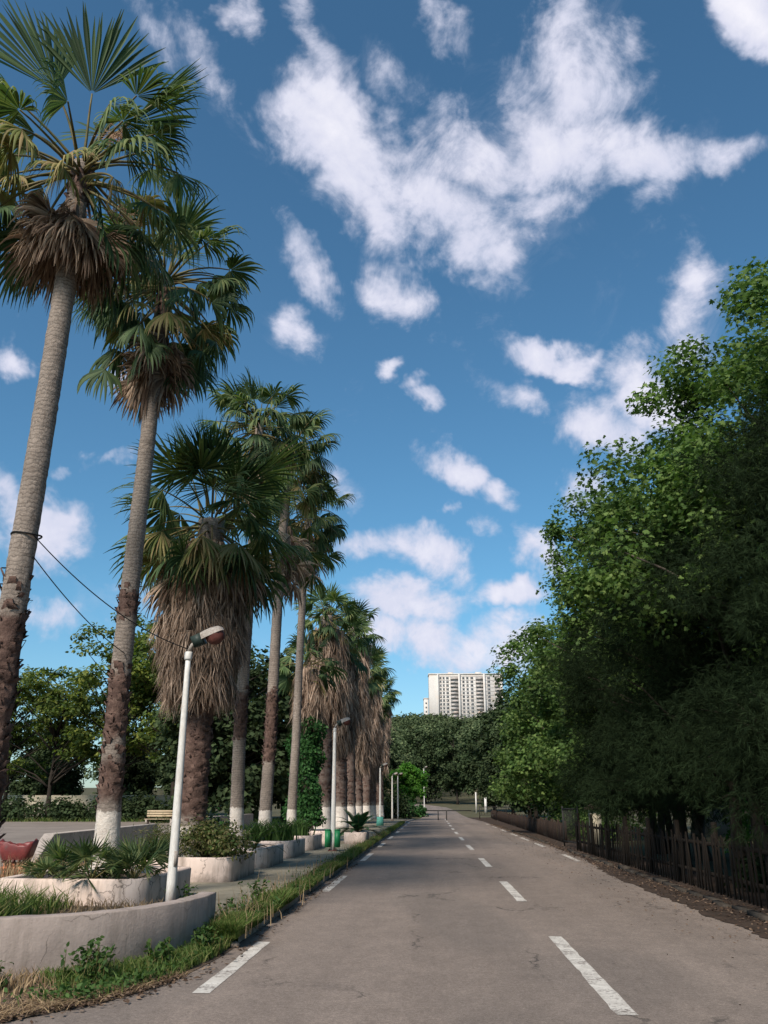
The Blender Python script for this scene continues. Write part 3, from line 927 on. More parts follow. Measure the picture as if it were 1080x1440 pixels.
def palm(X, Y, z0, h, rb, rt, white, rough, classes, seed, label, skirt=None, group='palms in a row left of the road', separate=True, stalks=0, lean=0., br=.1):
    e = empty('palm_tree', (X, Y, z0), 0, label, 'palm tree', group)
    me, top = trunk_mesh('trunk', seed, h, rb, rt, white, rough, step=.07 if Y < 40 else .16, sides=20 if Y < 40 else 10, lean=lean)
    link('trunk', me, e)
    crown_objs(e, seed + 50, top, classes, separate, br)
    if skirt:
        prof, n, ln, wid = skirt
        rng = np.random.default_rng(seed + 9)
        mb = MB()
        hanging_skirt(mb, rng, prof, n, ln=ln, wid=wid, mat=0)
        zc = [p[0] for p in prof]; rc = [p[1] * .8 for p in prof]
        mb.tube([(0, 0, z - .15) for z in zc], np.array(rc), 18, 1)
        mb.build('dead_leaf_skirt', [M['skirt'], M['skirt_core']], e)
    if stalks:
        rng = np.random.default_rng(seed + 77)
        for k in range(stalks):
            mb = MB(); az = rng.uniform(0, 6.28) if k else R(-35)
            d = np.array([math.cos(az), math.sin(az), .9 if k == 0 else .3]); P = [top + np.array([0, 0, -.1])]
            for i in range(9):
                d = d + np.array([0, 0, -.16]); P.append(P[-1] + d / np.linalg.norm(d) * .13)
            mb.tube(P, np.linspace(.018, .006, 10), 5)
            for i in range(70):
                b = P[rng.integers(6, 10)]; v = rng.normal(0, .5, 3) + np.array([0, 0, -.5]); q = [b]
                for j in range(4):
                    v = v + rng.normal(0, .35, 3) + np.array([0, 0, -.12]); q.append(q[-1] + v / np.linalg.norm(v) * .07)
                mb.tube(q, np.linspace(.006, .003, 5), 3, cap=False)
            mb.build('flower_stalk', M['stalk'], e)
    return e


PX = -5.18
# 1 tall palm at the frame edge, thatch collar under the crown
c1 = [
    ('frond', 4, (68, 86), 1.0, 1.55, .35, 'frond_dark', 'petiole', (0, .15), (38, 58), 34, [100, 215, 300, 10]),
    ('frond', 6, (34, 60), 1.25, .95, 1.7, 'frond', 'petiole', (-.1, .1), (65, 110), 34, [-20, 40, 165, 215, 120, 325]),
    ('frond', 11, (8, 34), 1.3, .82, 3.0, 'frond', 'petiole', (-.2, 0), (80, 120), 34, [-45, 0, 180, 205, 240, 285, 90, 140, -15]),
    ('yellowing_frond', 9, (-25, 14), 1.0, .85, 3.0, 'frond_yellow', 'petiole', (-.35, -.1), (90, 120), 36, [200, 250, 290, 330, 20, 120, 275]),
    ('frond', 8, (-52, -18), 1.2, .95, 3.0, 'frond_dark', 'petiole', (-.5, -.1), (95, 130), 34, [175, 190, -5, 15, 60, 120, 150, -25]),
    ('frond', 8, (-35, 18), 1.35, .85, 4.2, 'frond', 'petiole', (-.5, -.1), (85, 125), 32, [-30, 5, 185, 210, -60, 160, 30, -10]),
    dead_class(40, 1.0, (-1.2, -.75), (-60, -22), .34, .92, 38),
    dead_class(6, 1.0, (-.55, -.2), (-85, -65), .7, .35, 12),
]
palm(-5.22, 10.3, .27, 10.55, .185, .145, 0, [(.8, 3.7, 1.0), (3.7, 4.1, .6), (9.8, 10.5, .8)], c1, 11,
     'tall palm cut by the left frame edge with a brown thatch collar', stalks=3)
# 2 tall palm with dense hanging crown, white foot
c2 = [
    ('frond', 5, (60, 84), .85, .95, .6, 'frond', 'petiole', (-.05, .1), (50, 95), 30, None),
    ('frond', 15, (28, 60), 1.1, .85, 2.6, 'frond', 'petiole', (-.1, .05), (85, 125), 30, None),
    ('frond', 20, (-4, 32), 1.2, .82, 4.0, 'frond', 'petiole', (-.25, 0), (85, 130), 30, None),
    ('frond', 15, (-34, 4), 1.2, .8, 4.4, 'frond_dark', 'petiole', (-.5, -.15), (85, 130), 28, None),
    ('yellowing_frond', 12, (-45, 0), 1.0, .78, 3.4, 'frond_yellow', 'petiole', (-.7, -.2), (80, 120), 30, None),
    ('frond', 10, (-60, -25), 1.2, .8, 3.4, 'frond_dark', 'petiole', (-1.2, -.5), (85, 125), 28, None),
    dead_class(18, 1.1, (-1.8, -.9), (-78, -42), .5, .85, 30)]
palm(-5.3, 14.6, .5, 11.2, .20, .135, .98, [(.95, 2.0, .75), (2.0, 3.35, 1.0), (4.05, 4.8, 1.0), (9.6, 11.1, .7)], c2, 23,
     'tall palm with whitewashed foot rising from the nearest planter')
# 3 the stout palm with the long skirt
c3 = [
    ('frond', 6, (55, 82), .95, 1.5, .15, 'frond_dark', 'petiole', (.1, .35), (40, 85), 40, [250, 290, 200, 90, 330, 270]),
    ('frond', 12, (28, 58), 1.15, 1.45, .4, 'frond', 'petiole', (0, .3), (95, 125), 42, None),
    ('frond', 14, (2, 30), 1.25, 1.3, 1.1, 'frond', 'petiole', (-.2, .1), (95, 130), 40, None),
    ('yellowing_frond', 11, (-32, -4), 1.0, 1.15, 1.9, 'frond_yellow', 'petiole', (-.4, -.1), (80, 115), 38, [200, 235, 262, 290, 315, 345, 30, 90, 150, 275, 220]),
    ('frond', 7, (-40, -15), 1.15, 1.1, 2.4, 'frond_dark', 'petiole', (-.6, -.3), (90, 125), 36, None),
    dead_class(20, 1.2, (-.9, -.4), (-60, -25), .7, .9, 28)]
palm(-5.25, 19.3, .5, 7.55, .34, .31, .65, [(.65, 3.6, .85)], c3, 31,  # dark rough bark up to the skirt also carries the skirt's shadow in colour
     'stout palm with a long shaggy skirt of dead leaves behind the street lamp', br=.26,
     skirt=([(7.0, .5), (6.75, .78), (6.2, .92), (5.2, .93), (4.2, .88), (3.5, .78)], 1150, (.3, .75), .0105))
# 4-6 slim palms
def heavy(s, dens, nl):
    return [c[:4] + (c[4] * .9, c[5] * 2.0) + c[6:] for c in robusta_classes(s, dens * 1.25, nl)] + [('frond', 9, (-55, -15), 1.15 * s, .85 * s, 3.6, 'frond', 'petiole', (-1.1, -.4), (85, 125), nl, None),
        ('yellowing_frond', 6, (-60, -20), 1.0 * s, .8 * s, 3.4, 'frond_yellow', 'petiole', (-1.2, -.5), (80, 120), nl, None)]
c4 = heavy(1.1, 1.0, 28) + [dead_class(9, 1.0, (-1.6, -.8), (-80, -50), .5, .75, 22)]
palm(-5.15, 23.6, .5, 12.1, .185, .135, 1.0, [(2.6, 4.1, 1.0)], c4, 42, 'slim palm with whitewashed foot just right of the skirted palm')
c5 = heavy(1.05, .9, 28) + [dead_class(22, 1.15, (-4.6, -3.0), (-80, -50), .4, .75, 22),
    ('frond', 14, (-40, 20), 1.0, .9, 3.0, 'frond', 'petiole', (-4.0, -1.6), (95, 130), 28, None)]
palm(-5.18, 27.7, .5, 13.1, .2, .15, .9, [(2.2, 4.6, 1.0)], c5, 57, 'slim rough-barked palm in the middle of the three thin trunks', lean=.45)
c6 = heavy(1.05, .95, 28) + [dead_class(22, 1.15, (-2.2, -.8), (-80, -45), .45, .8, 24)]
palm(-5.02, 31.9, .5, 12.2, .17, .13, .9, [], c6, 63, 'slim smooth palm just left of the ivy-covered trunk', lean=.35,
     skirt=([(10.9, .24), (10.4, .36), (9.8, .26)], 60, (.35, .7), .017))


# 7+ the far row of skirted palms (merged crowns: a few pixels each)
def far_palm(Y, X, h, seed, label, sk, rt=.3, white=.95, s=1.1, dens=1.0):
    cl = [(n, a, b, c, d, e_, m, p, z, sp, 20, az) for (n, a, b, c, d, e_, m, p, z, sp, nl, az) in robusta_classes(s, dens, 20)]
    cl = [(('crown' if 'yellow' not in c[0] else 'yellowing_fronds'),) + c[1:] for c in cl]
    cl.append(('dead_fronds',) + dead_class(22, 1.15, (-1.6, -.5), (-78, -35), .5, .85, 16)[1:])
    z1, z0, r = sk
    palm(X, Y, .5, h, rt + .08, rt, white, [(.95, z0 + .5, .6)], cl, seed, label,
         skirt=([(z1, r * .75), (z1 - .4, r), ((z0 + z1) / 2, r * .95), (z0, r * .72)], int((z1 - z0) * r * 75), (.6, 1.2), .022), separate=False)


far_palm(41.0, -5.0, 9.8, 71, 'shaggy palm with bright crown right behind the ivy-covered trunk', (9.2, 5.2, .95))
far_palm(45.5, -4.7, 9.4, 72, 'skirted palm behind the second street lamp, skirt almost to its head', (8.6, 4.2, .85), s=1.0)
far_palm(50.5, -4.7, 11.2, 73, 'taller skirted palm whose crown tops the far part of the row', (10.3, 5.4, .95), s=1.15)
far_palm(57.0, -4.8, 9.6, 74, 'short skirted palm half hidden above the second lamp head', (8.7, 3.6, .9))
far_palm(64.0, -4.8, 10.8, 75, 'skirted palm left of the third lamp with wide dark crown', (9.8, 4.6, .95), s=1.2)
far_palm(73.0, -5.0, 9.2, 76, 'lower skirted palm near the far end of the row', (8.2, 3.2, .95), s=1.15)
far_palm(84.0, -5.0, 11.4, 77, 'last tall skirted palm of the row before the bright green tree', (10.4, 4.5, 1.0), s=1.25)


def ivy_palm():
    e = empty('ivy_trunk', (-5.2, 36.4, .5), 0, 'palm trunk wrapped in thick green ivy', 'palm tree', 'palms in a row left of the road')
    me, top = trunk_mesh('trunk', 91, 6.0, .34, .28, .9, [(.95, 5.8, .5)], sides=12, step=.15)
    link('trunk', me, e)
    rng = np.random.default_rng(92)
    n = 9500
    z = rng.uniform(.3, 4.9, n); th = rng.uniform(0, 6.283, n)
    r = (.56 + .16 * np.sin(z * 2.2 + th * 2) + .1 * np.sin(z * 5 + th)) * np.clip((5.0 - z) / .8, .4, 1) * rng.uniform(.65, 1.12, n)
    pos = np.stack([r * np.cos(th), r * np.sin(th), z], 1)
    mb = MB()
    scatter_leaves(mb, rng, pos, .15, 'oval', .3, np.stack([np.cos(th), np.sin(th), 0 * th], 1), droop=.8)
    mb.build('ivy', M['ivy'], e)
    hang = MB()
    hanging_skirt(hang, rng, [(6.6, .4), (6.2, .6), (5.2, .55), (4.7, .45)], 120, ln=(.5, 1.0), wid=.02)
    hang.build('dead_leaf_skirt', M['skirt'], e)
    cl = [c if True else c for c in robusta_classes(.9, .55, 18)]
    cl = [('crown',) + c[1:] for c in cl]
    crown_objs(e, 95, np.array([0, 0, 6.9]), cl, False)


ivy_palm()


# ------------------------------------------------------------------ planter plants
def fan_bush(X, Y, z, s, n, seed, label):
    e = empty('fan_palm', (X, Y, z), 0, label, 'small palm', 'small fan palms in the nearest planter')
    rng = np.random.default_rng(seed)
    for i in range(n):
        mb = MB()
        fan_frond(mb, rng, (0, 0, .02), i * 2.4 + rng.uniform(-.3, .3), R(rng.uniform(25, 80)), .32 * s * rng.uniform(.7, 1.3), .36 * s * rng.uniform(.8, 1.2), 18, R(rng.uniform(70, 110)), .25, grav=.2, pr=.008, K=6, fused=.42)
        mb.build('frond', [M['frond'], M['petiole']], e)


for X, Y, s, n, sd, lab in [
        (-5.85, 13.5, .62, 8, 1, 'small yellowish fan palm at the left of the nearest planter'),
        (-5.45, 13.35, 1.05, 11, 2, 'dark fan palm with one raised leaf, left of the whitewashed foot'),
        (-5.0, 13.25, 1.0, 13, 3, 'broad fan palm in front of the whitewashed palm foot'),
        (-4.55, 13.75, 1.1, 13, 4, 'full green fan palm just right of the whitewashed foot'),
        (-4.4, 13.4, 1.0, 10, 5, 'pale-stalked fan palm at the right end of the nearest planter')]:
    fan_bush(X, Y, .5, s, n, sd, lab)


def bush(X, Y, z, rx, ry, h, n, leaf, kind, mat, seed, label, name='bush', cat='bush', group=None, stems=10):
    e = empty(name, (X, Y, z), 0, label, cat, group)
    rng = np.random.default_rng(seed)
    C = np.stack([rng.uniform(-rx, rx, 26), rng.uniform(-ry, ry, 26), rng.uniform(.25, .85, 26) * h], 1)
    C[:, 2] *= 1 - .45 * (np.abs(C[:, 0]) / rx) ** 2
    per = max(4, n // 26)
    off = rng.normal(0, 1, (26 * per, 3)) * np.array([rx, ry, h]) * .19
    pos = np.repeat(C, per, 0) + off; pos[:, 2] = np.abs(pos[:, 2])
    mb = MB(); scatter_leaves(mb, rng, pos, leaf, kind, .5, off / (np.linalg.norm(off, axis=1)[:, None] + 1e-6))
    mb.build('foliage', M[mat], e)
    tb = MB()
    for c in C[:stems]:
        t = np.linspace(0, 1, 5)[:, None]
        tb.tube(t * c + np.array([0, 0, .12]) * np.sin(t * 3), np.linspace(.015, .004, 5), 4, cap=False)
    tb.build('stem', M['bark'], e)


bush(-5.45, 18.75, .5, .8, .45, .72, 2600, .12, 'slim', 'shrub', 1, 'dry wispy bush left of the lamp pole in the second planter')
bush(-4.6, 18.95, .5, .62, .6, .72, 3600, .085, 'oval', 'shrub', 2, 'olive leafy bush right of the lamp pole')
bush(-5.0, 19.9, .5, .5, .5, 1.0, 900, .10, 'oval', 'ivy', 3, 'green creeper climbing the foot of the skirted palm')


def fern(X, Y, z, s, n, seed, label, mat='weed', name='fern', cat='fern', group=None, el=(25, 75), lw=.16, pin=22):
    """pinnate arching fronds"""
    e = empty(name, (X, Y, z), 0, label, cat, group)
    rng = np.random.default_rng(seed)
    for i in range(n):
        az = i * 2.4 + rng.uniform(-.3, .3); L = s * rng.uniform(.75, 1.2)
        d = np.array([math.cos(az), math.sin(az), 0]) * math.cos(el_ := R(rng.uniform(*el))) + np.array([0, 0, math.sin(el_)])
        P = [np.array([0, 0, .03])]
        for k in range(12):
            d = d + np.array([0, 0, -.11]); d /= np.linalg.norm(d); P.append(P[-1] + d * L / 12)
        P = np.array(P)
        mb = MB(); mb.tube(P, np.linspace(.008, .003, 13) * (1 + s * .5), 4, 1, False)
        T = np.gradient(P, axis=0); T /= np.linalg.norm(T, axis=1)[:, None]
        sd = np.cross(T, [0, 0, 1.0]); sd /= np.linalg.norm(sd, axis=1)[:, None] + 1e-6
        V, Fc = [], []
        for q in np.linspace(.12, 1, pin):
            x = q * 12; p = np.array([np.interp(x, np.arange(13), P[:, k]) for k in range(3)])
            a = int(min(x, 11)); w = lw * L * math.sin(math.pi * min(.97, q * .85 + .12)) * 1.3
            for sg in (-1, 1):
                v = sd[a] * sg + T[a] * .55 + np.array([0, 0, .12]); v /= np.linalg.norm(v)
                b = len(V); hw = T[a] * L * .016
                V += [p - hw, p + hw, p + v * w * .6 + hw * .8 + np.array([0, 0, -.01]), p + v * w * rng.uniform(.9, 1.1) + np.array([0, 0, -w * .12])]
                Fc.append([b, b + 1, b + 2, b + 3])
        mb.add(V, Fc, 0)
        mb.build('frond', [M[mat], M['petiole']], e)


for X, Y, s, n, sd, lab in [(-4.5, 22.75, .75, 12, 1, 'bright fern at the right end of the stained planter'),
                            (-5.0, 22.6, .7, 11, 2, 'fern in front of the third palm foot'),
                            (-5.75, 22.8, .6, 9, 3, 'reddish fern at the left of the stained planter')]:
    fern(X, Y, .5, s, n, sd, lab, 'weed' if sd < 3 else 'shrub', group='ferns in the planters')
# cycad in its own small planter near the kerb
planter(35.3, 36.9, -3.5, -2.6, .42, 'small square planter by the kerb holding the arching cycad')
fern(-3.0, 36.1, .5, 1.15, 26, 9, 'dark arching cycad in the small kerbside planter', 'cycad', 'cycad', 'cycad', None, (24, 84), .17, 34)


def blades(mb, rng, pos, h, lean=.45, w=.012, mat=0, kdir=None):
    n = len(pos)
    hh = h * rng.uniform(.45, 1.25, n)
    az = rng.uniform(0, 6.283, n); d = np.stack([np.cos(az), np.sin(az), np.zeros(n)], 1)
    ln = rng.normal(lean, .25, n)
    ww = w * rng.uniform(.6, 1.4, n)
    fa = rng.uniform(0, 6.283, n); s = np.stack([np.cos(fa), np.sin(fa), np.zeros(n)], 1)
    p0 = pos; p1 = pos + np.array([0, 0, 1]) * (hh * .55)[:, None] + d * (hh * ln * .25)[:, None]
    p2 = pos + np.array([0, 0, 1]) * (hh * .92)[:, None] + d * (hh * ln)[:, None]
    V = np.stack([p0 - s * ww[:, None], p0 + s * ww[:, None], p1 - s * (ww * .8)[:, None], p1 + s * (ww * .8)[:, None], p2 - s * (ww * .1)[:, None], p2 + s * (ww * .1)[:, None]], 1)
    b = np.arange(n)[:, None] * 6
    mb.add(V.reshape(-1, 3), np.concatenate([b + np.array([0, 1, 3, 2]), b + np.array([2, 3, 5, 4])]), mat)


# sword-leaved plants of planter four
for k, (X, Y, lab) in enumerate([(-4.55, 26.8, 'clump of sword-shaped leaves right of the middle thin trunk'), (-5.2, 26.8, 'clump of sword-shaped leaves in front of the middle thin trunk'),
                                 (-4.6, 31.0, 'clump of upright leaves beside the smooth thin trunk')]):
    e = empty('lily_clump', (X, Y, .5), 0, lab, 'plant', 'sword-leaved clumps in the planters')
    rng = np.random.default_rng(200 + k)
    mb = MB(); blades(mb, rng, np.concatenate([rng.normal(0, .17, (240, 2)), np.full((240, 1), 0.)], 1), .6, .55, .026)
    mb.build('foliage', M['weed'], e)


def ground_cover():
    rng = np.random.default_rng(12)

    def grass(name, mat, xy, z, h, w=.010, lean=.5):
        mb = MB()
        p = np.concatenate([xy, np.asarray(z).reshape(-1, 1) * np.ones((len(xy), 1))], 1)
        blades(mb, rng, p, h, lean, w)
        o = mb.build(name, M[mat]); o['kind'] = 'stuff'
        return o
    # grass along the kerb, in clumps
    n = 44000
    y = 10.9 + (rng.uniform(0, 1, n) ** 2.0) * 62
    x = edge_l(y) + .06 - np.abs(rng.normal(0, .17, n))
    nz = smooth_noise(np.stack([x * 2, y, 0 * x], 1), 3, 1.2)
    ok = (nz > -.55) & (x > edge_l(y) - .85)
    o = grass('kerb_grass', 'grass', np.stack([x, y], 1)[ok], .11, (.09 + .15 * np.clip(nz[ok] + .2, 0, 1)), .008)
    tag(o, 'green weedy grass growing along the left kerb', 'grass')
    n = 5500
    y = 10.6 + (rng.uniform(0, 1, n) ** 2.0) * 50; x = edge_l(y) + .05 - np.abs(rng.normal(0, .28, n))
    nz = smooth_noise(np.stack([x * 3, y, 0 * x], 1), 13, 1.5); ok = nz > -.1
    mb = MB(); scatter_leaves(mb, rng, np.stack([x, y, .1 + rng.uniform(0, .16, n)], 1)[ok], .055, 'oval', .8)
    o = mb.build('verge_weeds', M['weed']); o['kind'] = 'stuff'; tag(o, 'small broad-leaved weeds mixed in the kerb grass', 'weeds')
    n = 2400
    y = 7.9 + rng.uniform(0, 1, n) * 3.6; x = edge_l(y) - .06 - np.abs(rng.normal(0, .3, n))
    nz = smooth_noise(np.stack([x * 3, y, 0 * x], 1), 14, 1.8); ok = nz > -.2
    mb = MB(); scatter_leaves(mb, rng, np.stack([x, y, .02 + rng.uniform(0, .1, n)], 1)[ok], .05, 'oval', .8)
    o = mb.build('wall_foot_weeds', M['weed']); o['kind'] = 'stuff'; tag(o, 'small leafy weeds along the foot of the grey wall', 'weeds')
    n = 700
    y = 11.0 + (rng.uniform(0, 1, n) ** 1.8) * 40; x = edge_l(y) - .3 + rng.normal(0, .25, n)
    o = grass('dry_kerb_grass', 'dry', np.stack([x, y], 1), .1, .3, .005, .3); tag(o, 'dry straw stalks among the kerb grass', 'grass')
    # bottom-left: dry grass in front of the wall
    t = rng.uniform(.25, 1, 9000); idx = (t * (len(WALL_PATH) - 1)).astype(int)
    wp = WALL_PATH[idx] + rng.uniform(-.1, .1, (9000, 2))
    off = np.abs(rng.normal(0, .34, 9000)) + .08
    T = np.gradient(WALL_PATH, axis=0)[idx]; T /= np.linalg.norm(T, axis=1)[:, None]
    xy = wp + np.stack([T[:, 1], -T[:, 0]], 1) * off[:, None]
    ok = xy[:, 0] < edge_l(xy[:, 1]) - .02
    xy = xy[ok]
    dryness = smooth_noise(np.concatenate([xy, np.zeros((len(xy), 1))], 1), 8, 1.4) + .25 - (xy[:, 0] + 4.0) * .5
    o = grass('shoulder_grass', 'grass', xy[dryness < .3], .015, .13, .007); tag(o, 'green grass at the foot of the grey wall', 'grass')
    o = grass('dry_shoulder_grass', 'dry', xy[dryness >= .3][::3], .015, .15, .006); tag(o, 'dry straw grass at the foot of the grey wall', 'grass')
    # bed behind the wall
    n = 7000
    xy = np.stack([rng.uniform(-9.5, -4.9, n), rng.uniform(9.2, 12.6, n)], 1)
    wx = np.interp(xy[:, 0], WALL_PATH[:, 0], WALL_PATH[:, 1])
    ok = xy[:, 1] > wx + .3
    xy = xy[ok]
    o = grass('bed_grass', 'grass', xy, .235, np.clip(.3 - .1 * (xy[:, 0] + 5.3), .08, .4), .009, .7); tag(o, 'long green grass behind the grey wall', 'grass')
    n = 1300
    xy = np.stack([rng.uniform(-6.6, -3.3, n), rng.uniform(11.2, 12.95, n)], 1)
    o = grass('bed_straw', 'dry', xy, .235, .13, .006, .6); tag(o, 'dry straw stalks in front of the nearest planter', 'grass')
    n = 900
    xy = np.stack([rng.uniform(-9.2, -6.4, n), rng.uniform(18.0, 20.6, n)], 1)
    o = grass('wall_straw', 'dry', xy, .11, .45, .008, .4); tag(o, 'dry straw around the red tub', 'grass')
    # plaza edge grass under the trees
    n = 9000
    xy = np.stack([rng.uniform(-70, -8, n), rng.uniform(76, 84, n)], 1)
    o = grass('plaza_edge_grass', 'grass', xy, -.05, .5, .03); tag(o, 'grass strip where the plaza meets the trees', 'grass')

    # fallen leaves
    def litter(name, xy, z, size, label, mat='litter'):
        mb = MB(); p = np.concatenate([xy, np.full((len(xy), 1), z) + rng.uniform(.004, .03, (len(xy), 1))], 1)
        scatter_leaves(mb, rng, p, size, 'oval', 3.0)
        o = mb.build(name, M[mat]); o['kind'] = 'stuff'; tag(o, label, 'dead leaves')
    n = 9000
    y = 4 + rng.uniform(0, 1, n) ** 1.4 * 70; x = np.clip(4.72 + rng.normal(0, .27, n), 3.6, 6.0)
    litter('verge_litter', np.stack([x, y], 1), .012, .055, 'brown fallen leaves along the right road edge')
    n = 900
    y = 5 + rng.uniform(0, 1, n) * 50; x = 4.1 - np.abs(rng.normal(0, .8, n))
    litter('road_litter', np.stack([x, y], 1), .004, .045, 'scattered fallen leaves on the right lane')
    n = 2600
    y = rng.uniform(6.3, 9.2, n); x = edge_l(y) + .06 - np.abs(rng.normal(0, .45, n))
    litter('shoulder_litter', np.stack([x, y], 1), .012, .045, 'pale dry leaves at the bottom left road edge')
    n = 3600
    y = rng.uniform(6.3, 9.3, n); x = edge_l(y) + rng.normal(.0, .05, n) - np.abs(rng.normal(0, .4, n))
    o = grass('lying_straw', 'dry', np.stack([x, y], 1), .01, .06, .004, 2.6); tag(o, 'flattened pale straw at the bottom left road edge', 'straw')
    n = 700
    y = rng.uniform(6.8, 26, n); x = edge_l(y) + .25 - np.abs(rng.normal(0, .22, n))
    litter('gutter_litter', np.stack([x, y], 1), .006, .06, 'bits of dry leaf in the left gutter')


ground_cover()


def weed(X, Y, z, s, n, seed, label):
    e = empty('weed', (X, Y, z), 0, label, 'weed', 'leafy weeds by the grey wall')
    rng = np.random.default_rng(seed)
    sb, lb = MB(), MB()
    for i in range(n):
        az = rng.uniform(0, 6.283); tl = rng.uniform(.05, .6)
        d = np.array([math.cos(az) * tl, math.sin(az) * tl, 1.0]); L = s * rng.uniform(.5, 1.1)
        b = np.array([*rng.normal(0, .12 * s / .5, 2), 0])
        t = np.linspace(0, 1, 6)[:, None]
        P = b + t * d * L + np.array([0, 0, -.12]) * t ** 2 * tl
        sb.tube(P, np.linspace(.006, .002, 6), 4, cap=False)
        m = rng.integers(9, 16); q = rng.uniform(.15, 1, m)
        pos = b + q[:, None] * d * L
        scatter_leaves(lb, rng, pos, .06, 'oval', .8)
    sb.build('stem', M['petiole'], e); lb.build('foliage', M['weed'], e)


for X, Y, s, n, sd, lab in [(-3.2, 8.75, .36, 40, 1, 'large bright green weed clump below the middle of the grey wall'),
                            (-2.8, 9.5, .26, 26, 2, 'low green weed right of the large weed clump'),
                            (-2.55, 10.4, .28, 24, 3, 'weed at the foot of the wall near its right end'),
                            (-2.62, 11.9, .42, 18, 4, 'tall weed just past the right end of the grey wall'),
                            (-3.95, 8.35, .22, 14, 5, 'small weed in the dry grass at the far left of the wall'),
                            (-2.75, 14.4, .36, 16, 6, 'weed in the kerb grass beside the first sidewalk slab'),
                            (-3.45, 12.75, .45, 16, 7, 'weed growing at the foot of the nearest lamp pole')]:
    weed(X, Y, .03 if sd not in (6, 7) else .12, s, n, sd, lab)

# small stones and rubble by the kerb
rng = np.random.default_rng(5)
for k, (X, Y, s, lab) in enumerate([(-2.5, 11.3, .14, 'pale broken kerb stone in the weeds past the wall end'), (-2.36, 11.0, .07, 'small whitish stone at the asphalt edge')]):
    u = np.linspace(0, math.pi, 7); v = np.linspace(0, 2 * math.pi, 10, endpoint=False)
    P = np.array([[math.sin(a) * math.cos(b), math.sin(a) * math.sin(b) * .7, math.cos(a) * .55] for a in u for b in v]) * s
    P += rng.normal(0, s * .1, P.shape)
    mb = MB().add(P, [[i * 10 + j, i * 10 + (j + 1) % 10, (i + 1) * 10 + (j + 1) % 10, (i + 1) * 10 + j] for i in range(6) for j in range(10)])
    o = mb.build('stone', M['planter']); o.location = (X, Y, .12 if k == 0 else .03); tag(o, lab, 'stone')


# ------------------------------------------------------------------ street lamps, cables, bin
def lamp(X, Y, label, h=4.0, head=True, z=.115, rz=0.):
    e = empty('street_lamp', (X, Y, z), rz, label, 'street lamp', 'white street lamps along the sidewalk')
    zz = np.linspace(0, h, 12)
    mb = MB().tube(np.stack([0 * zz, 0 * zz, zz], 1), np.interp(zz, [0, h], [.07, .038] if rz < 0 else [.088, .05]), 14)
    mb.build('pole', M['white_paint'], e, True)
    mb = MB(); mb.box((0, 0, .015), (.3, .3, .03)); [mb.tube([(sx * .11, sy * .11, .03), (sx * .11, sy * .11, .07)], .014, 6) for sx in (-1, 1) for sy in (-1, 1)]
    mb.build('base_plate', M['rust'], e)
    pr_ = .066 if rz < 0 else .084
    MB().box((pr_ * .8, -pr_ * .62, .62), (.05, .012, .2), R(38)).build('hatch', M['lamp_grey'], e)
    MB().tube([(0, 0, h - .12), (0, 0, h - .1), (0, 0, h - .02), (0, 0, h)], [.052, .058, .058, .052], 14).build('collar', M['white_paint'], e)
    MB().tube([(0, 0, h), (.05, 0, h + .1), (.16, -.02, h + .2)], [.035, .033, .03], 8).build('bracket', M['lamp_grey'], e)
    if head:
        rot = Matrix.Rotation(R(-22), 4, 'Y') @ Matrix.Rotation(R(12), 4, 'X')
        hd = MB()
        n = 10
        # housing: lofted rounded hood, narrow at the back, wide at the front
        V = []
        xs = [-.02, .06, .14, .26, .37, .42]
        hw = [.075, .09, .105, .11, .10, .06]
        ht = [.08, .10, .11, .11, .09, .045]
        for x, w, t_ in zip(xs, hw, ht):
            for k in range(n):
                a = math.pi * k / (n - 1)
                V.append((x, w * math.cos(a), t_ * max(.0, math.sin(a)) ** .7 - .02))
        V = np.array(V)
        Fc = [[i * n + k, i * n + k + 1, (i + 1) * n + k + 1, (i + 1) * n + k] for i in range(5) for k in range(n - 1)] + \
             [[(i + 1) * n, i * n, i * n + n - 1, (i + 1) * n + n - 1] for i in range(5)]
        Rm = np.array(rot.to_3x3()); base = np.array([.13, -.02, h + .17])
        hd.add(V @ Rm.T + base, Fc)
        for k, rev in ((0, 0), (5, 1)):
            idx = np.arange(n) + k * n; hd.L.append(idx if rev else idx[::-1]); hd.S.append(np.array([n])); hd.M.append(np.array([0]))
        H = hd.build('lamp_head', M['lamp_grey'], e)
        bw = MB(); V = []
        for j, (sc_, dz) in enumerate([(1, -.02), (.97, -.08), (.78, -.145), (.25, -.18)]):
            for k in range(16):
                a = 2 * math.pi * k / 16
                V.append((.275 + .145 * sc_ * math.cos(a), .108 * sc_ * math.sin(a), dz))
        Fc = [[i * 16 + k, (i + 1) * 16 + k, (i + 1) * 16 + (k + 1) % 16, i * 16 + (k + 1) % 16] for i in range(3) for k in range(16)]
        bw.add(np.array(V) @ Rm.T + base, Fc)
        bw.build('bowl', M['rust'], H, True)
        MB().box(np.array([.02, 0, -.01]) @ Rm.T + base, (.15, .19, .17), rot=rot).build('gear_box', M['lamp_dark'], H)
    return e


L1 = lamp(-3.6, 12.55, 'nearest white street lamp, rusty head against the shaggy palm skirt', 3.48, z=.26, rz=R(-8))
lamp(-3.34, 30.2, 'second white street lamp with a green litter bin at its foot', 3.95, rz=R(5))
lamp(-3.75, 64, 'third street lamp, standing on a teal plinth', 3.9, rz=R(10))
lamp(-3.8, 84, 'fourth street lamp, left one of the far thin pair', 3.9, rz=R(10))
lamp(-3.7, 95, 'fifth street lamp, right one of the far thin pair', 4.3, rz=R(10), z=.05)
lamp(-1.3, 135, 'farthest thin pale lamp at the bend of the road', 6.0, rz=R(10), z=.6)
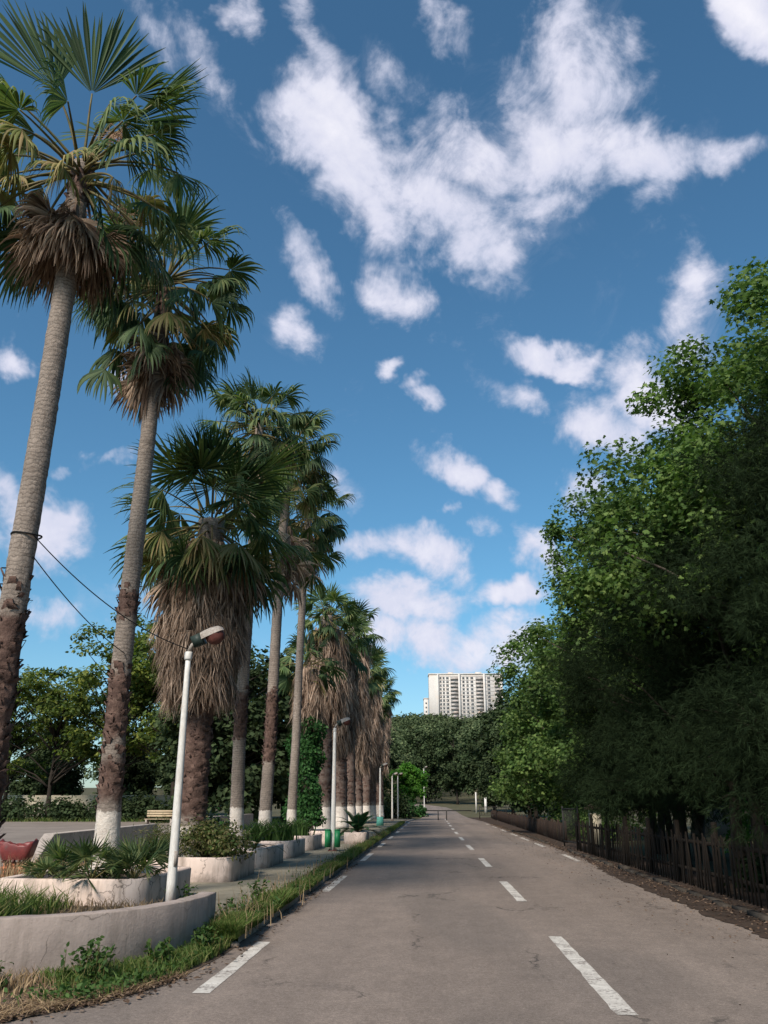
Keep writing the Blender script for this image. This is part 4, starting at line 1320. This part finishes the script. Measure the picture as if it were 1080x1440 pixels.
# bin at lamp 2
e = empty('litter_bin', (-3.34, 30.1, .115), 0, 'green litter bin fixed round the second lamp pole', 'litter bin')
for sx in (-1, 1):
    mb = MB(); mb.box((sx * .16, 0, .38), (.17, .26, .52)); mb.box((sx * .16, 0, .655), (.19, .28, .03))
    mb.build('bucket', M['green_bin'], e)
MB().box((0, .11, .5), (.2, .03, .06)).build('clamp', M['iron'], e)
e = MB().box((0, 0, .3), (.5, .5, .6), taper=.85).build('lamp_plinth', M['teal']); e.location = (-3.75, 63.9, .11)
tag(e, 'teal painted block at the foot of the third lamp', 'plinth')


def cable(name, a, b, sag, label, r=.0075):
    a, b = np.array(a), np.array(b)
    t = np.linspace(0, 1, 24)[:, None]
    P = a + (b - a) * t; P[:, 2] -= (sag * 4 * t * (1 - t))[:, 0]
    tag(MB().tube(P, r, 6).build(name, M['black']), label, 'cable')


z1 = 4.86
e = MB().tube([(math.cos(a) * .185, math.sin(a) * .185, .012 * math.sin(a * 2)) for a in np.linspace(0, 6.283, 25)], .012, 6).build('strap', M['black'])
e.location = (-5.2, 10.3, z1 + .02); tag(e, 'black strap tied round the nearest palm trunk', 'strap')
cable('cable', (-5.06, 10.2, z1), (-3.6, 12.55, 3.78), .2, 'black cable sagging from the nearest palm to the lamp top')
cable('cable', (-5.05, 10.25, z1 - .27), (-5.26, 14.42, 4.05), .1, 'lower black cable running from the nearest palm to the second palm')


# ------------------------------------------------------------------ right side: fence, gate pillar, trees
def fences():
    e = empty('picket_fence', (5.3, 12.6, 0), R(.4), 'dark weathered picket fence under the trees on the right', 'fence')
    rng = np.random.default_rng(8)
    pal = []
    for k in range(4):
        mb = MB(); h = 1.12
        w, t = .05, .025
        V = []
        for tt in (-t / 2, t / 2):
            V += [(tt, -w / 2, 0), (tt, w / 2, 0), (tt, w / 2, h - .06), (tt, 0, h), (tt, -w / 2, h - .06)]
        mb.add(V, [[0, 1, 2, 3, 4], [9, 8, 7, 6, 5]]); mb.add(V, [[0, 5, 6, 1], [1, 6, 7, 2], [2, 7, 8, 3], [3, 8, 9, 4], [4, 9, 5, 0]])
        pal.append(mb.mesh('paling', M['fence']))
    n = 100
    for i in range(n):
        o = link('paling', pal[i % 4], e)
        o.location = (rng.normal(0, .012), .1 + i * .208 + rng.normal(0, .015), -.02)
        o.rotation_euler = (rng.normal(0, .02), rng.normal(0, .025), rng.normal(0, .1)); o.scale = (1, rng.uniform(.7, 1.2), rng.uniform(.88, .97))
    for z in (.32, .86):
        MB().box((.045, 10.5, z), (.04, 21, .07)).build('rail', M['fence'], e)
    for k in range(9):
        MB().box((.12, k * 2.6, .62), (.1, .1, 1.28), taper=.9).build('post', M['fence'], e)
    e = empty('board_fence', (5.6, 39.5, 0), R(-.9), 'far brown board fence running along the right verge', 'fence')
    for k in range(26):
        y = k * 2.5
        mb = MB()
        for b in range(10): mb.box((rng.normal(0, .008), y + .12 + b * .245, .4 + rng.normal(0, .015)), (.03, .225, .8))
        mb.build('panel', M['fence_board'], e)
        MB().box((.07, y, .45), (.1, .1, .9)).build('post', M['fence_board'], e)
    # gate pillar
    e = empty('gate_pillar', (6.55, 37.2, 0), 0, 'pale gate pillar with a brown coping in the fence gap', 'pillar')
    MB().box((0, 0, .68), (.42, .42, 1.36)).build('shaft', M['cream'], e)
    mb = MB(); mb.box((0, 0, 1.41), (.72, .72, .1)); mb.box((0, 0, 1.52), (.66, .66, .12), taper=.3); mb.build('coping', M['roof_tile'], e)
    # iron gate leaf hung beside it
    e = empty('iron_gate', (5.4, 34.2, 0), R(6), 'dark iron gate standing between the picket fence and the pale pillar', 'gate')
    mb = MB(); mb.box((0, 0, .75), (.05, .05, 1.5)); mb.box((0, 2.3, .75), (.05, .05, 1.5)); mb.box((0, 1.15, 1.4), (.04, 2.25, .05)); mb.box((0, 1.15, .2), (.04, 2.25, .05)); mb.build('frame', M['iron'], e)
    mb = MB(); [mb.box((0, .17 + k * .18, .8), (.02, .02, 1.15)) for k in range(12)]; mb.build('bars', M['iron'], e)
    # yard wall behind the trees
    o = MB().box((15.5, 30, .8), (.3, 46, 1.7)).build('yard_wall', M['cream']); o.data.materials[0] = M['pale_cement']; tag(o, 'pale wall glimpsed behind the fence between dark trunks', 'wall')
    # road barrier
    e = empty('road_barrier', (1.25, 92, 0), 0, 'dark horizontal barrier across the far end of the road', 'barrier')
    MB().tube([(-1.9, 0, .92), (0, 0, .92), (2.6, 0, .92)], .05, 8).build('bar', M['iron'], e)
    for x in (-.75, .1): MB().box((x, 0, .46), (.1, .1, .92)).build('post', M['iron'], e)
    e = empty('metal_gate', (6.3, 96, .1), 0, 'dark open metal gate at the far right of the road', 'gate')
    mb = MB()
    for x in (-1.4, 1.4): mb.box((x, 0, .6), (.08, .08, 1.25))
    for z in (.35, 1.15): mb.box((0, 0, z), (2.8, .06, .07))
    mb.build('frame', M['iron'], e)
    mb = MB(); [mb.box((-1.2 + k * .3, 0, .75), (.03, .03, .78)) for k in range(9)]; mb.build('bars', M['iron'], e)
    for x, y, h, lab in ((5.6, 118, 2.6, 'taller white post beyond the far gate'), (7.0, 121, 2.0, 'thicker white post beyond the far gate')):
        o = MB().box((x, y, h / 2 + .4), (.16 if h > 2.2 else .3, .2, h)).build('white_post', M['white_paint']); tag(o, lab, 'post')


fences()


def trees():
    PA = tree_meshes('plane_tree', 1, 14.2, [(0, 0, 8.4, 5.3, 5.3, 5.2), (-1.8, -.5, 7.0, 4.6, 4.2, 2.8), (.2, 0, 11.3, 3.9, 3.5, 3.3), (-3.4, .5, 8.2, 2.8, 2.6, 2.2)], 360, 260, .85, .118, 'plane', M['plane'], M['bark'], .24, .25, .75, 90, keep=-.45, shell=.4)
    PB = tree_meshes('plane_tree', 2, 13.0, [(0, 0, 7.9, 4.2, 4.2, 4.6), (-1.2, -.6, 9.4, 3.1, 3.1, 2.8), (-1.5, 0, 6.2, 3.8, 3.6, 2.2)], 230, 260, .8, .118, 'plane', M['plane'], M['bark'], .22, .25, .75, 80, shell=.4)
    g = 'leafy plane trees along the right side'
    put_tree('plane_tree', PA, (9.4, 19.0, 0), R(0), 1.0, 'tallest bright leafy tree at the right frame edge', group=g)
    put_tree('plane_tree', PB, (8.2, 28.5, 0), R(10), 1.0, 'leafy tree reaching left over the dark conifers', group=g)
    put_tree('plane_tree', PA, (10.8, 6.0, 0), R(130), .92, 'unseen leafy tree beside the camera, added to shade the conifers', group=g)  # out of view, added so the first conifers stand in shade
    put_tree('plane_tree', PB, (10.2, -5.0, 0), R(80), 1.0, 'unseen leafy tree behind the camera, added to shade the conifers', group=g)  # second unseen tree added to shade the conifer row
    # far ones: coarser leaves
    PC = tree_meshes('plane_tree', 3, 12.5, [(0, 0, 6.8, 4.2, 4.2, 5.6), (-.8, -.8, 4.0, 4.0, 4.0, 3.2)], 190, 190, .85, .165, 'plane', M['plane'], M['bark'], .2, .25, .75, 40, shell=.4)
    put_tree('plane_tree', PC, (8.3, 53.0, 0), R(0), 1.1, 'broad mid-green tree right of the apartment block', group=g)
    put_tree('plane_tree', PC, (8.9, 43.0, 0), R(100), (1.05, 1.05, 1.0), 'lower leafy tree behind the pale gate pillar', group=g)
    put_tree('plane_tree', PC, (9.2, 70.0, 0), R(200), (1.05, 1.05, .95), 'leafy tree just left of the broad mid-green one', group=g)
    # dark conifers in front
    CA = tree_meshes('conifer', 11, 8.6, [(0, 0, 4.9, 2.7, 2.7, 3.2), (-.4, 0, 2.6, 2.9, 2.9, 1.7), (.2, 0, 7.2, 1.5, 1.5, 1.4)], 260, 125, .62, .14, 'spray', M['conifer'], M['dark_bark'], .15, .2, .8, 70, shell=.42, stems=2, droop=.6, zmin=1.3)
    CB = tree_meshes('conifer', 12, 9.6, [(0, 0, 5.4, 3.0, 3.0, 3.6), (-.3, 0, 2.7, 3.1, 3.1, 1.7)], 280, 125, .65, .14, 'spray', M['conifer'], M['dark_bark'], .16, .2, .8, 70, shell=.42, stems=3, droop=.6, zmin=1.55)
    g = 'dark conifers behind the picket fence'
    put_tree('conifer', CA, (6.75, 14.0, 0), R(40), 1.0, 'dark conifer at the right frame edge behind the fence', group=g)
    put_tree('conifer', CB, (6.7, 19.6, 0), R(150), 1.0, 'dark multi-stemmed conifer behind the middle of the picket fence', group=g)
    put_tree('conifer', CA, (6.7, 26.0, 0), R(250), 1.05, 'dark conifer at the far end of the picket fence', group=g)
    put_tree('conifer', CB, (8.0, 32.5, 0), R(20), .95, 'dark conifer deeper in, left of the fence gap', group=g)
    put_tree('conifer', CB, (11.5, 17.0, 0), R(80), 1.0, 'dark conifer in the second rank near the right frame edge', group=g)
    put_tree('conifer', CA, (12.0, 25.0, 0), R(300), 1.05, 'dark conifer in the second rank behind the middle one', group=g)
    # far right row, dark broad trees
    EV = tree_meshes('evergreen', 21, 11.5, [(0, 0, 6.4, 4.0, 4.0, 5.2), (0, 0, 3.4, 3.8, 3.8, 2.6)], 150, 80, .95, .38, 'quad', M['evergreen'], M['dark_bark'], .2, .25, .75, 30, shell=.42)
    EV2 = tree_meshes('evergreen', 22, 13.5, [(0, 0, 8.0, 3.4, 3.4, 5.6), (.5, 0, 4.4, 3.2, 3.2, 3.0)], 150, 80, .95, .38, 'quad', M['evergreen'], M['dark_bark'], .2, .25, .75, 30, shell=.42)
    g = 'dark trees lining the far right of the road'
    for (X, Y, m, rz, s, lab) in [
            (9.5, 61, EV, 10, .8, 'dark tree under the broad mid-green crown'),
            (9.0, 79, EV2, 60, .95, 'dark tall tree behind the brown board fence'),
            (9.5, 90, EV, 120, 1.0, 'dark round tree at the end of the board fence'),
            (9.0, 103, EV2, 180, 1.05, 'dark tree just beyond the far metal gate'),
            (8.6, 126, EV, 240, 1.05, 'dark tree behind the white posts'),
            (13, 142, EV2, 30, 1.2, 'tall dark tree right of the road bend'),
            (4.6, 166, EV2, 90, 1.1, 'dark tree straight ahead where the road bends left'),
            (-1.5, 172, EV, 150, 1.2, 'dark tree behind the bright green one, across the bend'),
            (19, 60, EV2, 200, 1.0, 'dark tree deep behind the leafy right row'),
            (17, 46, EV, 200, 1.0, 'dark round tree deep behind the fence gap')]:
        put_tree('dark_tree', m, (X, Y, float(hgt(X, Y))), R(rz), s, lab, group=g)
    # bright small tree at the bend
    BR = tree_meshes('bright_tree', 31, 6.0, [(0, 0, 3.6, 2.3, 2.3, 2.4)], 80, 90, .6, .3, 'quad', M['bright'], M['bark'], .1, .3, .8, 20, shell=.5)
    put_tree('bright_tree', BR, (-3.0, 112, .3), 0, 1.0, 'small vivid green tree left of the road bend')
    # left: acacia-like trees across the plaza
    AC = tree_meshes('acacia', 41, 16, [(0, 0, 12.5, 5.6, 5.6, 3.2), (-2.5, 0, 9.0, 4.6, 4.6, 2.4), (3, 0, 8.2, 4.2, 4.2, 2.2), (0, 0, 5.4, 4.4, 4.4, 1.8)], 125, 110, 1.05, .34, 'oval', M['acacia'], M['dark_bark'], .28, .25, .45, 90, keep=.12, shell=.45)
    AC2 = tree_meshes('acacia', 42, 13, [(0, 0, 9.6, 4.8, 4.8, 3.0), (2, 0, 6.4, 4.2, 4.2, 2.2), (-2, 0, 5.6, 4.0, 4.0, 2.0)], 105, 110, 1.05, .34, 'oval', M['acacia'], M['dark_bark'], .24, .25, .45, 80, keep=.12, shell=.45)
    g = 'feathery trees beyond the plaza'
    for (X, Y, m, rz, s, lab) in [
            (-36.5, 84, AC2, 0, 1.15, 'feathery tree at the left frame edge beyond the plaza'),
            (-29.0, 82, AC, 60, 1.22, 'tallest feathery tree with yellow-green top left of the second palm'),
            (-23.3, 80, AC2, 120, 1.35, 'feathery tree showing on both sides of the second palm trunk'),
            (-43, 88, AC, 200, .9, 'feathery tree outside left, its branches entering the frame'),
            (-20.2, 76, AC, 250, 1.12, 'yellowish feathery tree between the second palm and the skirted palm')]:
        put_tree('feathery_tree', m, (X, Y, 0), R(rz), s, lab, group=g)
    g = 'dark trees behind the palm row'
    for (X, Y, m, rz, s, lab) in [
            (-17.5, 66, EV2, 10, 1.05, 'dark tree behind the skirted palm trunk'),
            (-14.2, 64, EV, 80, 1.15, 'dark tree filling the gap right of the skirted palm'),
            (-12.3, 74, EV2, 140, 1.1, 'dark tree behind the middle thin palm trunk'),
            (-9.6, 68, EV, 200, 1.1, 'dark tree behind the ivy-covered trunk'),
            (-9.6, 88, EV2, 260, 1.0, 'dark tree behind the far skirted palms'),
            (-8.2, 104, EV, 300, 1.0, 'dark tree behind the far pair of lamps'),
            (-24, 92, EV, 20, 1.0, 'dark tree behind the bench across the plaza'),
            (-33, 95, EV, 50, .8, 'low dark tree under the tallest feathery one'),
            (-42, 98, EV2, 90, .8, 'dark tree at the far left behind the cream wall'),
            (-47, 104, EV, 200, 1.0, 'dark tree filling the left frame edge far behind'),
            (-37.5, 108, EV2, 130, 1.0, 'dark tree behind the left edge feathery tree'),
            (-30, 112, EV, 300, 1.1, 'dark tree far behind the tallest feathery one'),
            (-20.5, 100, EV2, 330, 1.0, 'dark tree far behind the yellowish feathery one')]:
        put_tree('dark_tree', m, (X, Y, 0), R(rz), s, lab, group=g)
    # bushes
    for k, (X, Y, rx, h, mt, lab) in enumerate([
            (-32.8, 80, 1.6, 2.2, 'evergreen', 'round dark bush in front of the cream wall, left one'),
            (-28.8, 80, 1.6, 2.4, 'evergreen', 'round dark bush in front of the cream wall, middle one'),
            (-26.0, 80, 1.4, 2.3, 'evergreen', 'round dark bush left of the whitewashed palm foot'),
            (-37.5, 80, 2.4, 2.2, 'evergreen', 'broad dark bush at the left frame edge'),
            (-20.8, 74, 1.6, 2.0, 'evergreen', 'dark bush between second palm and bench'),
            (-4.2, 100, 1.8, 2.4, 'evergreen', 'dark bush under the small vivid green tree'),
            (-2.6, 106, 1.3, 1.7, 'ivy', 'green bush at the left edge of the road bend'),
            (-6.8, 96, 2.0, 2.2, 'evergreen', 'dark bush behind the fourth street lamp'),
            (6.9, 15.0, .7, .9, 'conifer', 'dark bush at the right frame edge behind the fence'),
            (6.6, 18.5, .6, .6, 'conifer', 'low dark bush at the foot of the fence'),
            (7.6, 40.0, 1.3, 1.7, 'plane', 'bright leafy bush left of the pale gate pillar'),
            (10.6, 30.0, .9, 2.3, 'bright', 'vivid green plant lit behind the fence'),
            (7.6, 48.0, 1.2, 1.4, 'plane', 'leafy bush behind the start of the board fence')]):
        bush(X, Y, 0, rx, rx, h, 2000 if Y > 30 else 2600, .3 if Y > 60 else .12, 'quad' if Y > 60 else 'oval', mt, 300 + k, lab, group='bushes under the trees')


trees()


# ------------------------------------------------------------------ hill forest and the apartment block
def forest():
    rng = np.random.default_rng(77)
    mb = MB()
    n = 5200
    y = 175 + 560 * rng.uniform(0, 1, n) ** .8
    x = rng.uniform(-.30, .22, n) * y + rng.uniform(-30, 30, n)
    ok = ~((np.abs(y - 705) < 16) & (x > -28) & (x < 82))
    x, y = x[ok], y[ok]
    h = hgt(x, y)
    r = rng.uniform(2.6, 5.2, len(x)) * np.where(y < 300, .9, 1.05)
    th = rng.uniform(3.5, 7, len(x)) + 4.2 * smooth_noise(np.stack([x, y, 0 * x], 1), 4, .045)
    for lo, hi, per, leaf in ((0, 300, 120, .75), (300, 460, 70, 1.05), (460, 900, 46, 1.4)):
        s = (y >= lo) & (y < hi)
        k = s.sum()
        if not k: continue
        u = rng.normal(size=(k * per, 3)); u[:, 2] = np.abs(u[:, 2]) * 1.0 - .25
        u /= np.linalg.norm(u, axis=1)[:, None]
        C = np.stack([x[s], y[s], h[s] + th[s]], 1)
        lob = 1 + .28 * np.sin(u[:, 0] * 5 + np.repeat(x[s], per)) * np.sin(u[:, 2] * 6 + np.repeat(y[s], per))
        pos = np.repeat(C, per, 0) + u * (np.repeat(r[s], per) * lob * rng.uniform(.8, 1.05, k * per))[:, None] * np.array([1, 1, .95])
        scatter_leaves(mb, rng, pos, leaf, 'quad', .4, u)
    # dark lower storey so the ground does not shine through
    o = mb.build('forest', M['forest']); o['kind'] = 'stuff'
    tag(o, 'dense dark green wood covering the hill at the end of the road', 'forest')


forest()


def block():
    Y0 = 705.0
    zb = float(hgt(25, Y0)) - 3
    e = empty('apartment_block', (-1.5, Y0, zb), R(2.5), 'long white apartment block on the wooded hilltop', 'building')
    W, D, FL, FH = 60.0, 14.0, 17, 3.0
    Ht = FL * FH + 2.0
    mb = MB(); mb.box((W / 2, D / 2, Ht / 2), (W, D, Ht)); mb.build('wall', M['block_wall'], e)
    mb = MB(); mb.box((W / 2, D / 2, Ht + .5), (W + .8, D + .8, 1.0)); mb.build('roof', M['block_wall'], e)
    for x, w, h in ((18, 4, 1.6), (41, 5, 1.8)):
        MB().box((x, D / 2, Ht + 1 + h / 2), (w, 5, h)).build('roof_hut', M['block_wall'], e)
    for x in (7.2, 24.5, 44.8, 59.0):
        MB().box((x, -.9, Ht / 2 + .4), (1.5 if x != 7.2 else 1.0, 1.8, Ht + .8)).build('fin', M['block_wall'], e)
    # balcony stacks: flat grey panels paint the loggia shade behind pale fronts
    for x0, x1 in ((17.4, 23.6), (38, 44.0), (53.5, 57.5)):
        MB().box(((x0 + x1) / 2, -.06, Ht / 2 - .2), (x1 - x0, .14, Ht - 2.0)).build('loggia_shade', M['block_shade'], e)
        for f in range(FL):
            z = f * FH + 1.9
            mb = MB(); mb.box(((x0 + x1) / 2 - (.9 if (f * 7 + int(x0)) % 3 else -.7), -.75, z), ((x1 - x0) * (.72 if (f + int(x0)) % 2 else .5), 1.3, 1.15)); mb.box(((x0 + x1) / 2, -.75, z - .64), (x1 - x0, 1.35, .16))
            mb.build('balcony', M['block_panel'], e)
    rng = np.random.default_rng(6)
    n = 0
    cols = [(9.4, 1.5), (11.9, 1.5), (15.0, 2.0), (28.0, 1.7), (31.3, 1.7), (34.9, 2.1), (48.6, 2.2)]
    for f in range(FL):
        for x, w in cols:
            if n >= 98 or f < 3: continue
            mb = MB(); mb.box((x, -.02, f * FH + 2.3), (w, .12, 1.6)); o = mb.build('window', M['glass'], e)
            MB().box((x, -.14, f * FH + 1.42), (w + .5, .3, .16)).build('sill', M['block_wall'], o)
            n += 1
        MB().box((W / 2 + 4, -.08, f * FH + 3.45), (W - 9.2, .16, .22)).build('floor_band', M['block_panel'], e)
    # lower wing at the left end
    e2 = empty('lower_block', (-8.5, Y0 + 4, zb), R(2.5), 'lower pale block adjoining the left end of the white apartments', 'building')
    MB().box((4.4, 6, 17), (3.6, 12, 34)).build('wall', M['block_wall'], e2)
    MB().box((4.4, 6, 34.4), (4.0, 12.5, .8)).build('roof', M['block_panel'], e2)
    for f in range(9):
        MB().box((4.4, -.03, f * 3.4 + 3.4), (1.2, .12, 1.4)).build('window', M['glass'], e2)


block()


# ------------------------------------------------------------------ sky with clouds
def world():
    w = bpy.data.worlds.new('World'); sc.world = w
    w.use_nodes = True
    t = w.node_tree
    nd, lk = t.nodes, t.links
    bg = nd['Background']
    sky = nd.new('ShaderNodeTexSky'); sky.sky_type = 'NISHITA'; sky.sun_disc = False
    sky.sun_elevation = SUN_EL; sky.sun_rotation = SUN_AZ; sky.altitude = 50; sky.air_density = 1.0; sky.dust_density = .6; sky.ozone_density = 2.0
    tc = nd.new('ShaderNodeTexCoord')

    def mth(op, a, b=None, c=None, clamp=False):
        n = nd.new('ShaderNodeMath'); n.operation = op; n.use_clamp = clamp
        for i, v in enumerate((a, b, c)):
            if v is None: continue
            if hasattr(v, 'links'): lk.new(v, n.inputs[i])
            else: n.inputs[i].default_value = v
        return n.outputs[0]
    sep = nd.new('ShaderNodeSeparateXYZ'); lk.new(tc.outputs['Generated'], sep.inputs[0])
    az = mth('ARCTAN2', sep.outputs[0], sep.outputs[1]); el = mth('ARCSINE', sep.outputs[2])
    cmb = nd.new('ShaderNodeCombineXYZ'); lk.new(az, cmb.inputs[0]); lk.new(el, cmb.inputs[1])

    def noise(scale, detail, rough, vec, color=False, dist=0.):
        n = nd.new('ShaderNodeTexNoise'); n.inputs['Scale'].default_value = scale; n.inputs['Detail'].default_value = detail
        n.inputs['Roughness'].default_value = rough; n.inputs['Distortion'].default_value = dist
        lk.new(vec, n.inputs['Vector'])
        return n.outputs['Color' if color else 'Fac']
    # warp
    wn = noise(7, 5, .6, tc.outputs['Generated'], True)
    sub = nd.new('ShaderNodeVectorMath'); sub.operation = 'SUBTRACT'; lk.new(wn, sub.inputs[0]); sub.inputs[1].default_value = (.5, .5, .5)
    wa = nd.new('ShaderNodeVectorMath'); wa.operation = 'MULTIPLY_ADD'; lk.new(sub.outputs[0], wa.inputs[0]); wa.inputs[1].default_value = (.15, .15, 0); lk.new(cmb.outputs[0], wa.inputs[2])
    blobs = [  # px, py, rx, ry, tilt(deg, + = falling to the right), weight
        (455, 165, 85, 75, 35, 1.0), (500, 235, 110, 75, 25, 1.05), (600, 285, 110, 70, 20, .95), (660, 335, 80, 45, 10, .95), (690, 230, 110, 70, -5, .9),
        (790, 190, 110, 90, 10, 1.0), (800, 95, 60, 90, -15, .95), (795, 20, 35, 50, 0, .75), (880, 215, 110, 65, 20, .95), (970, 235, 100, 55, 5, .9), (930, 285, 50, 35, -20, .6), (1030, 225, 60, 40, 0, .75),
        (310, 95, 110, 40, 40, .6), (240, 35, 90, 35, 25, .5), (430, 25, 60, 45, 50, .6), (335, 10, 30, 25, 0, .6), (620, 25, 80, 30, 50, .55), (560, 110, 70, 45, 30, .55),
        (1065, 15, 65, 55, 40, 1.2),
        (435, 385, 60, 32, 42, .72), (405, 460, 50, 36, 40, .78), (560, 405, 55, 45, 20, .72), (548, 528, 24, 18, 0, .7), (602, 556, 26, 16, 0, .66),
        (765, 490, 58, 26, 12, .92), (800, 505, 50, 22, 20, .85), (725, 555, 48, 26, 40, .6), (835, 595, 70, 44, 20, .92), (915, 555, 62, 50, 30, .9), (975, 430, 48, 75, 15, .72), (990, 500, 40, 50, 0, .65),
        (655, 650, 48, 32, 42, .95), (695, 700, 38, 30, 40, .85), (670, 752, 36, 18, 20, .6), (590, 785, 70, 40, 30, 1.0), (610, 712, 16, 14, 0, .55), (510, 775, 65, 28, 0, .75),
        (715, 850, 62, 30, 8, .98), (575, 855, 80, 34, 5, .95), (590, 900, 120, 34, 5, .85), (690, 908, 85, 32, 0, .8), (755, 775, 40, 36, 45, .75), (790, 815, 40, 30, 30, .7), (830, 690, 50, 36, 20, .7),
        (75, 735, 62, 44, 15, 1.0), (20, 700, 60, 30, 30, .7), (10, 490, 40, 30, 30, .8), (90, 660, 22, 14, 0, .5), (165, 640, 40, 14, -15, .52), (125, 632, 24, 10, -10, .4), (185, 550, 34, 16, 0, .45), (465, 690, 40, 40, 45, .7), (60, 840, 120, 34, 0, .7), (760, 330, 100, 25, 10, .38),
        (200, 830, 140, 40, 0, .45)]
    blobs += [(565, 225, 95, 60, 15, .8), (730, 300, 90, 42, 0, .75), (850, 120, 70, 80, 20, .7), (420, 130, 45, 50, 30, .7), (640, 180, 60, 50, 0, .55), (560, 330, 70, 30, 10, .45)]
    acc = None
    for (px, py, rx, ry, rot, wt) in blobs:
        a0, e0 = azel(px, py); a1, e1 = azel(px + 1, py); a2, e2 = azel(px, py + 1)
        sx, sy = math.hypot(a1 - a0, 0) * rx, abs(e2 - e0) * ry
        mp = nd.new('ShaderNodeMapping'); mp.vector_type = 'TEXTURE'
        mp.inputs['Location'].default_value = (a0, e0, 0); mp.inputs['Rotation'].default_value = (0, 0, -R(rot)); mp.inputs['Scale'].default_value = (sx * 1.5, sy * 1.5, 1)
        lk.new(wa.outputs[0], mp.inputs['Vector'])
        ln = nd.new('ShaderNodeVectorMath'); ln.operation = 'LENGTH'; lk.new(mp.outputs[0], ln.inputs[0])
        mr = nd.new('ShaderNodeMapRange'); mr.interpolation_type = 'SMOOTHSTEP'
        mr.inputs['From Min'].default_value = 1.25; mr.inputs['From Max'].default_value = .05; mr.inputs['To Min'].default_value = 0; mr.inputs['To Max'].default_value = wt
        lk.new(ln.outputs['Value'], mr.inputs['Value'])
        acc = mr.outputs[0] if acc is None else mth('SMOOTH_MAX', acc, mr.outputs[0], .12)
    n1 = noise(12, 12, .66, tc.outputs['Generated'], dist=.45)
    n2 = noise(5, 4, .55, tc.outputs['Generated'])
    val = mth('ADD', acc, mth('MULTIPLY', mth('SUBTRACT', n1, .5), 1.35))
    val = mth('ADD', val, mth('MULTIPLY', mth('SUBTRACT', n2, .5), .4))
    n3 = noise(38, 6, .6, tc.outputs['Generated'], dist=.3)
    val = mth('ADD', val, mth('MULTIPLY', mth('SUBTRACT', n3, .5), .5))
    mr = nd.new('ShaderNodeMapRange'); mr.interpolation_type = 'SMOOTHSTEP'
    mr.inputs['From Min'].default_value = .29; mr.inputs['From Max'].default_value = .92
    lk.new(val, mr.inputs['Value'])
    veil = nd.new('ShaderNodeMapRange'); veil.interpolation_type = 'SMOOTHSTEP'; veil.inputs['From Min'].default_value = .5; veil.inputs['From Max'].default_value = .78; veil.inputs['To Max'].default_value = .3
    lk.new(mth('ADD', mth('MULTIPLY', noise(6, 9, .7, tc.outputs['Generated'], dist=1.2), .8), mth('MULTIPLY', acc, .28)), veil.inputs['Value'])
    alpha = mth('MAXIMUM', mth('MULTIPLY', mr.outputs[0], .96), veil.outputs[0])
    # cloud colour: bright where dense, greyer lilac inside
    cr = nd.new('ShaderNodeValToRGB')
    cr.color_ramp.elements[0].position = .3; cr.color_ramp.elements[0].color = (3.9, 4.3, 5.5, 1)
    cr.color_ramp.elements[1].position = .95; cr.color_ramp.elements[1].color = (6.6, 6.5, 7.0, 1)
    e = cr.color_ramp.elements.new(.62); e.color = (5.0, 5.1, 6.1, 1)
    n4 = noise(9, 6, .6, tc.outputs['Generated'])
    lk.new(mth('ADD', mth('MULTIPLY', val, .55), mth('MULTIPLY', mth('SUBTRACT', n4, .28), .75)), cr.inputs['Fac'])
    tint = nd.new('ShaderNodeMix'); tint.data_type = 'RGBA'; tint.blend_type = 'MULTIPLY'; tint.inputs[0].default_value = 1
    hz = nd.new('ShaderNodeMapRange'); hz.inputs['From Min'].default_value = 0.0; hz.inputs['From Max'].default_value = .22
    lk.new(sep.outputs[2], hz.inputs['Value'])
    tm = nd.new('ShaderNodeMix'); tm.data_type = 'RGBA'; lk.new(hz.outputs[0], tm.inputs[0])
    tm.inputs[6].default_value = (.62, .76, .86, 1); tm.inputs[7].default_value = SKY_TINT
    lk.new(tm.outputs[2], tint.inputs[7])
    lk.new(sky.outputs[0], tint.inputs[6])
    mx = nd.new('ShaderNodeMix'); mx.data_type = 'RGBA'
    lk.new(alpha, mx.inputs[0]); lk.new(tint.outputs[2], mx.inputs[6]); lk.new(cr.outputs[0], mx.inputs[7])
    lk.new(mx.outputs[2], bg.inputs['Color'])
    bg.inputs['Strength'].default_value = SKY_STRENGTH


SKY_TINT = (.5, .82, .89, 1)
SKY_STRENGTH = .1
world()

sd = bpy.data.lights.new('sun', 'SUN'); sd.energy = 3.7; sd.angle = R(13); sd.color = (1, .905, .80)
so = bpy.data.objects.new('sun', sd); COL.objects.link(so)
dirv = Vector((math.sin(SUN_AZ) * math.cos(SUN_EL), math.cos(SUN_AZ) * math.cos(SUN_EL), math.sin(SUN_EL)))
so.rotation_euler = dirv.to_track_quat('Z', 'Y').to_euler()
so.location = dirv * 60

cam = bpy.data.cameras.new('camera')
cam.sensor_fit = 'VERTICAL'; cam.sensor_height = 36.0; cam.sensor_width = 27.0; cam.lens = 30.0
cam.clip_start = .05; cam.clip_end = 6000
co = bpy.data.objects.new('camera', cam); COL.objects.link(co)
co.location = (0, 0, HCAM); co.rotation_euler = (math.pi / 2 + PITCH, 0, YAW)
sc.camera = co
sc.view_settings.view_transform = 'Standard'; sc.view_settings.look = 'None'
sc.view_settings.exposure = 0.55; sc.view_settings.gamma = 1.0
sc.cycles.max_bounces = 6; sc.cycles.diffuse_bounces = 3; sc.cycles.glossy_bounces = 2; sc.cycles.transmission_bounces = 3
sc.cycles.use_denoising = True
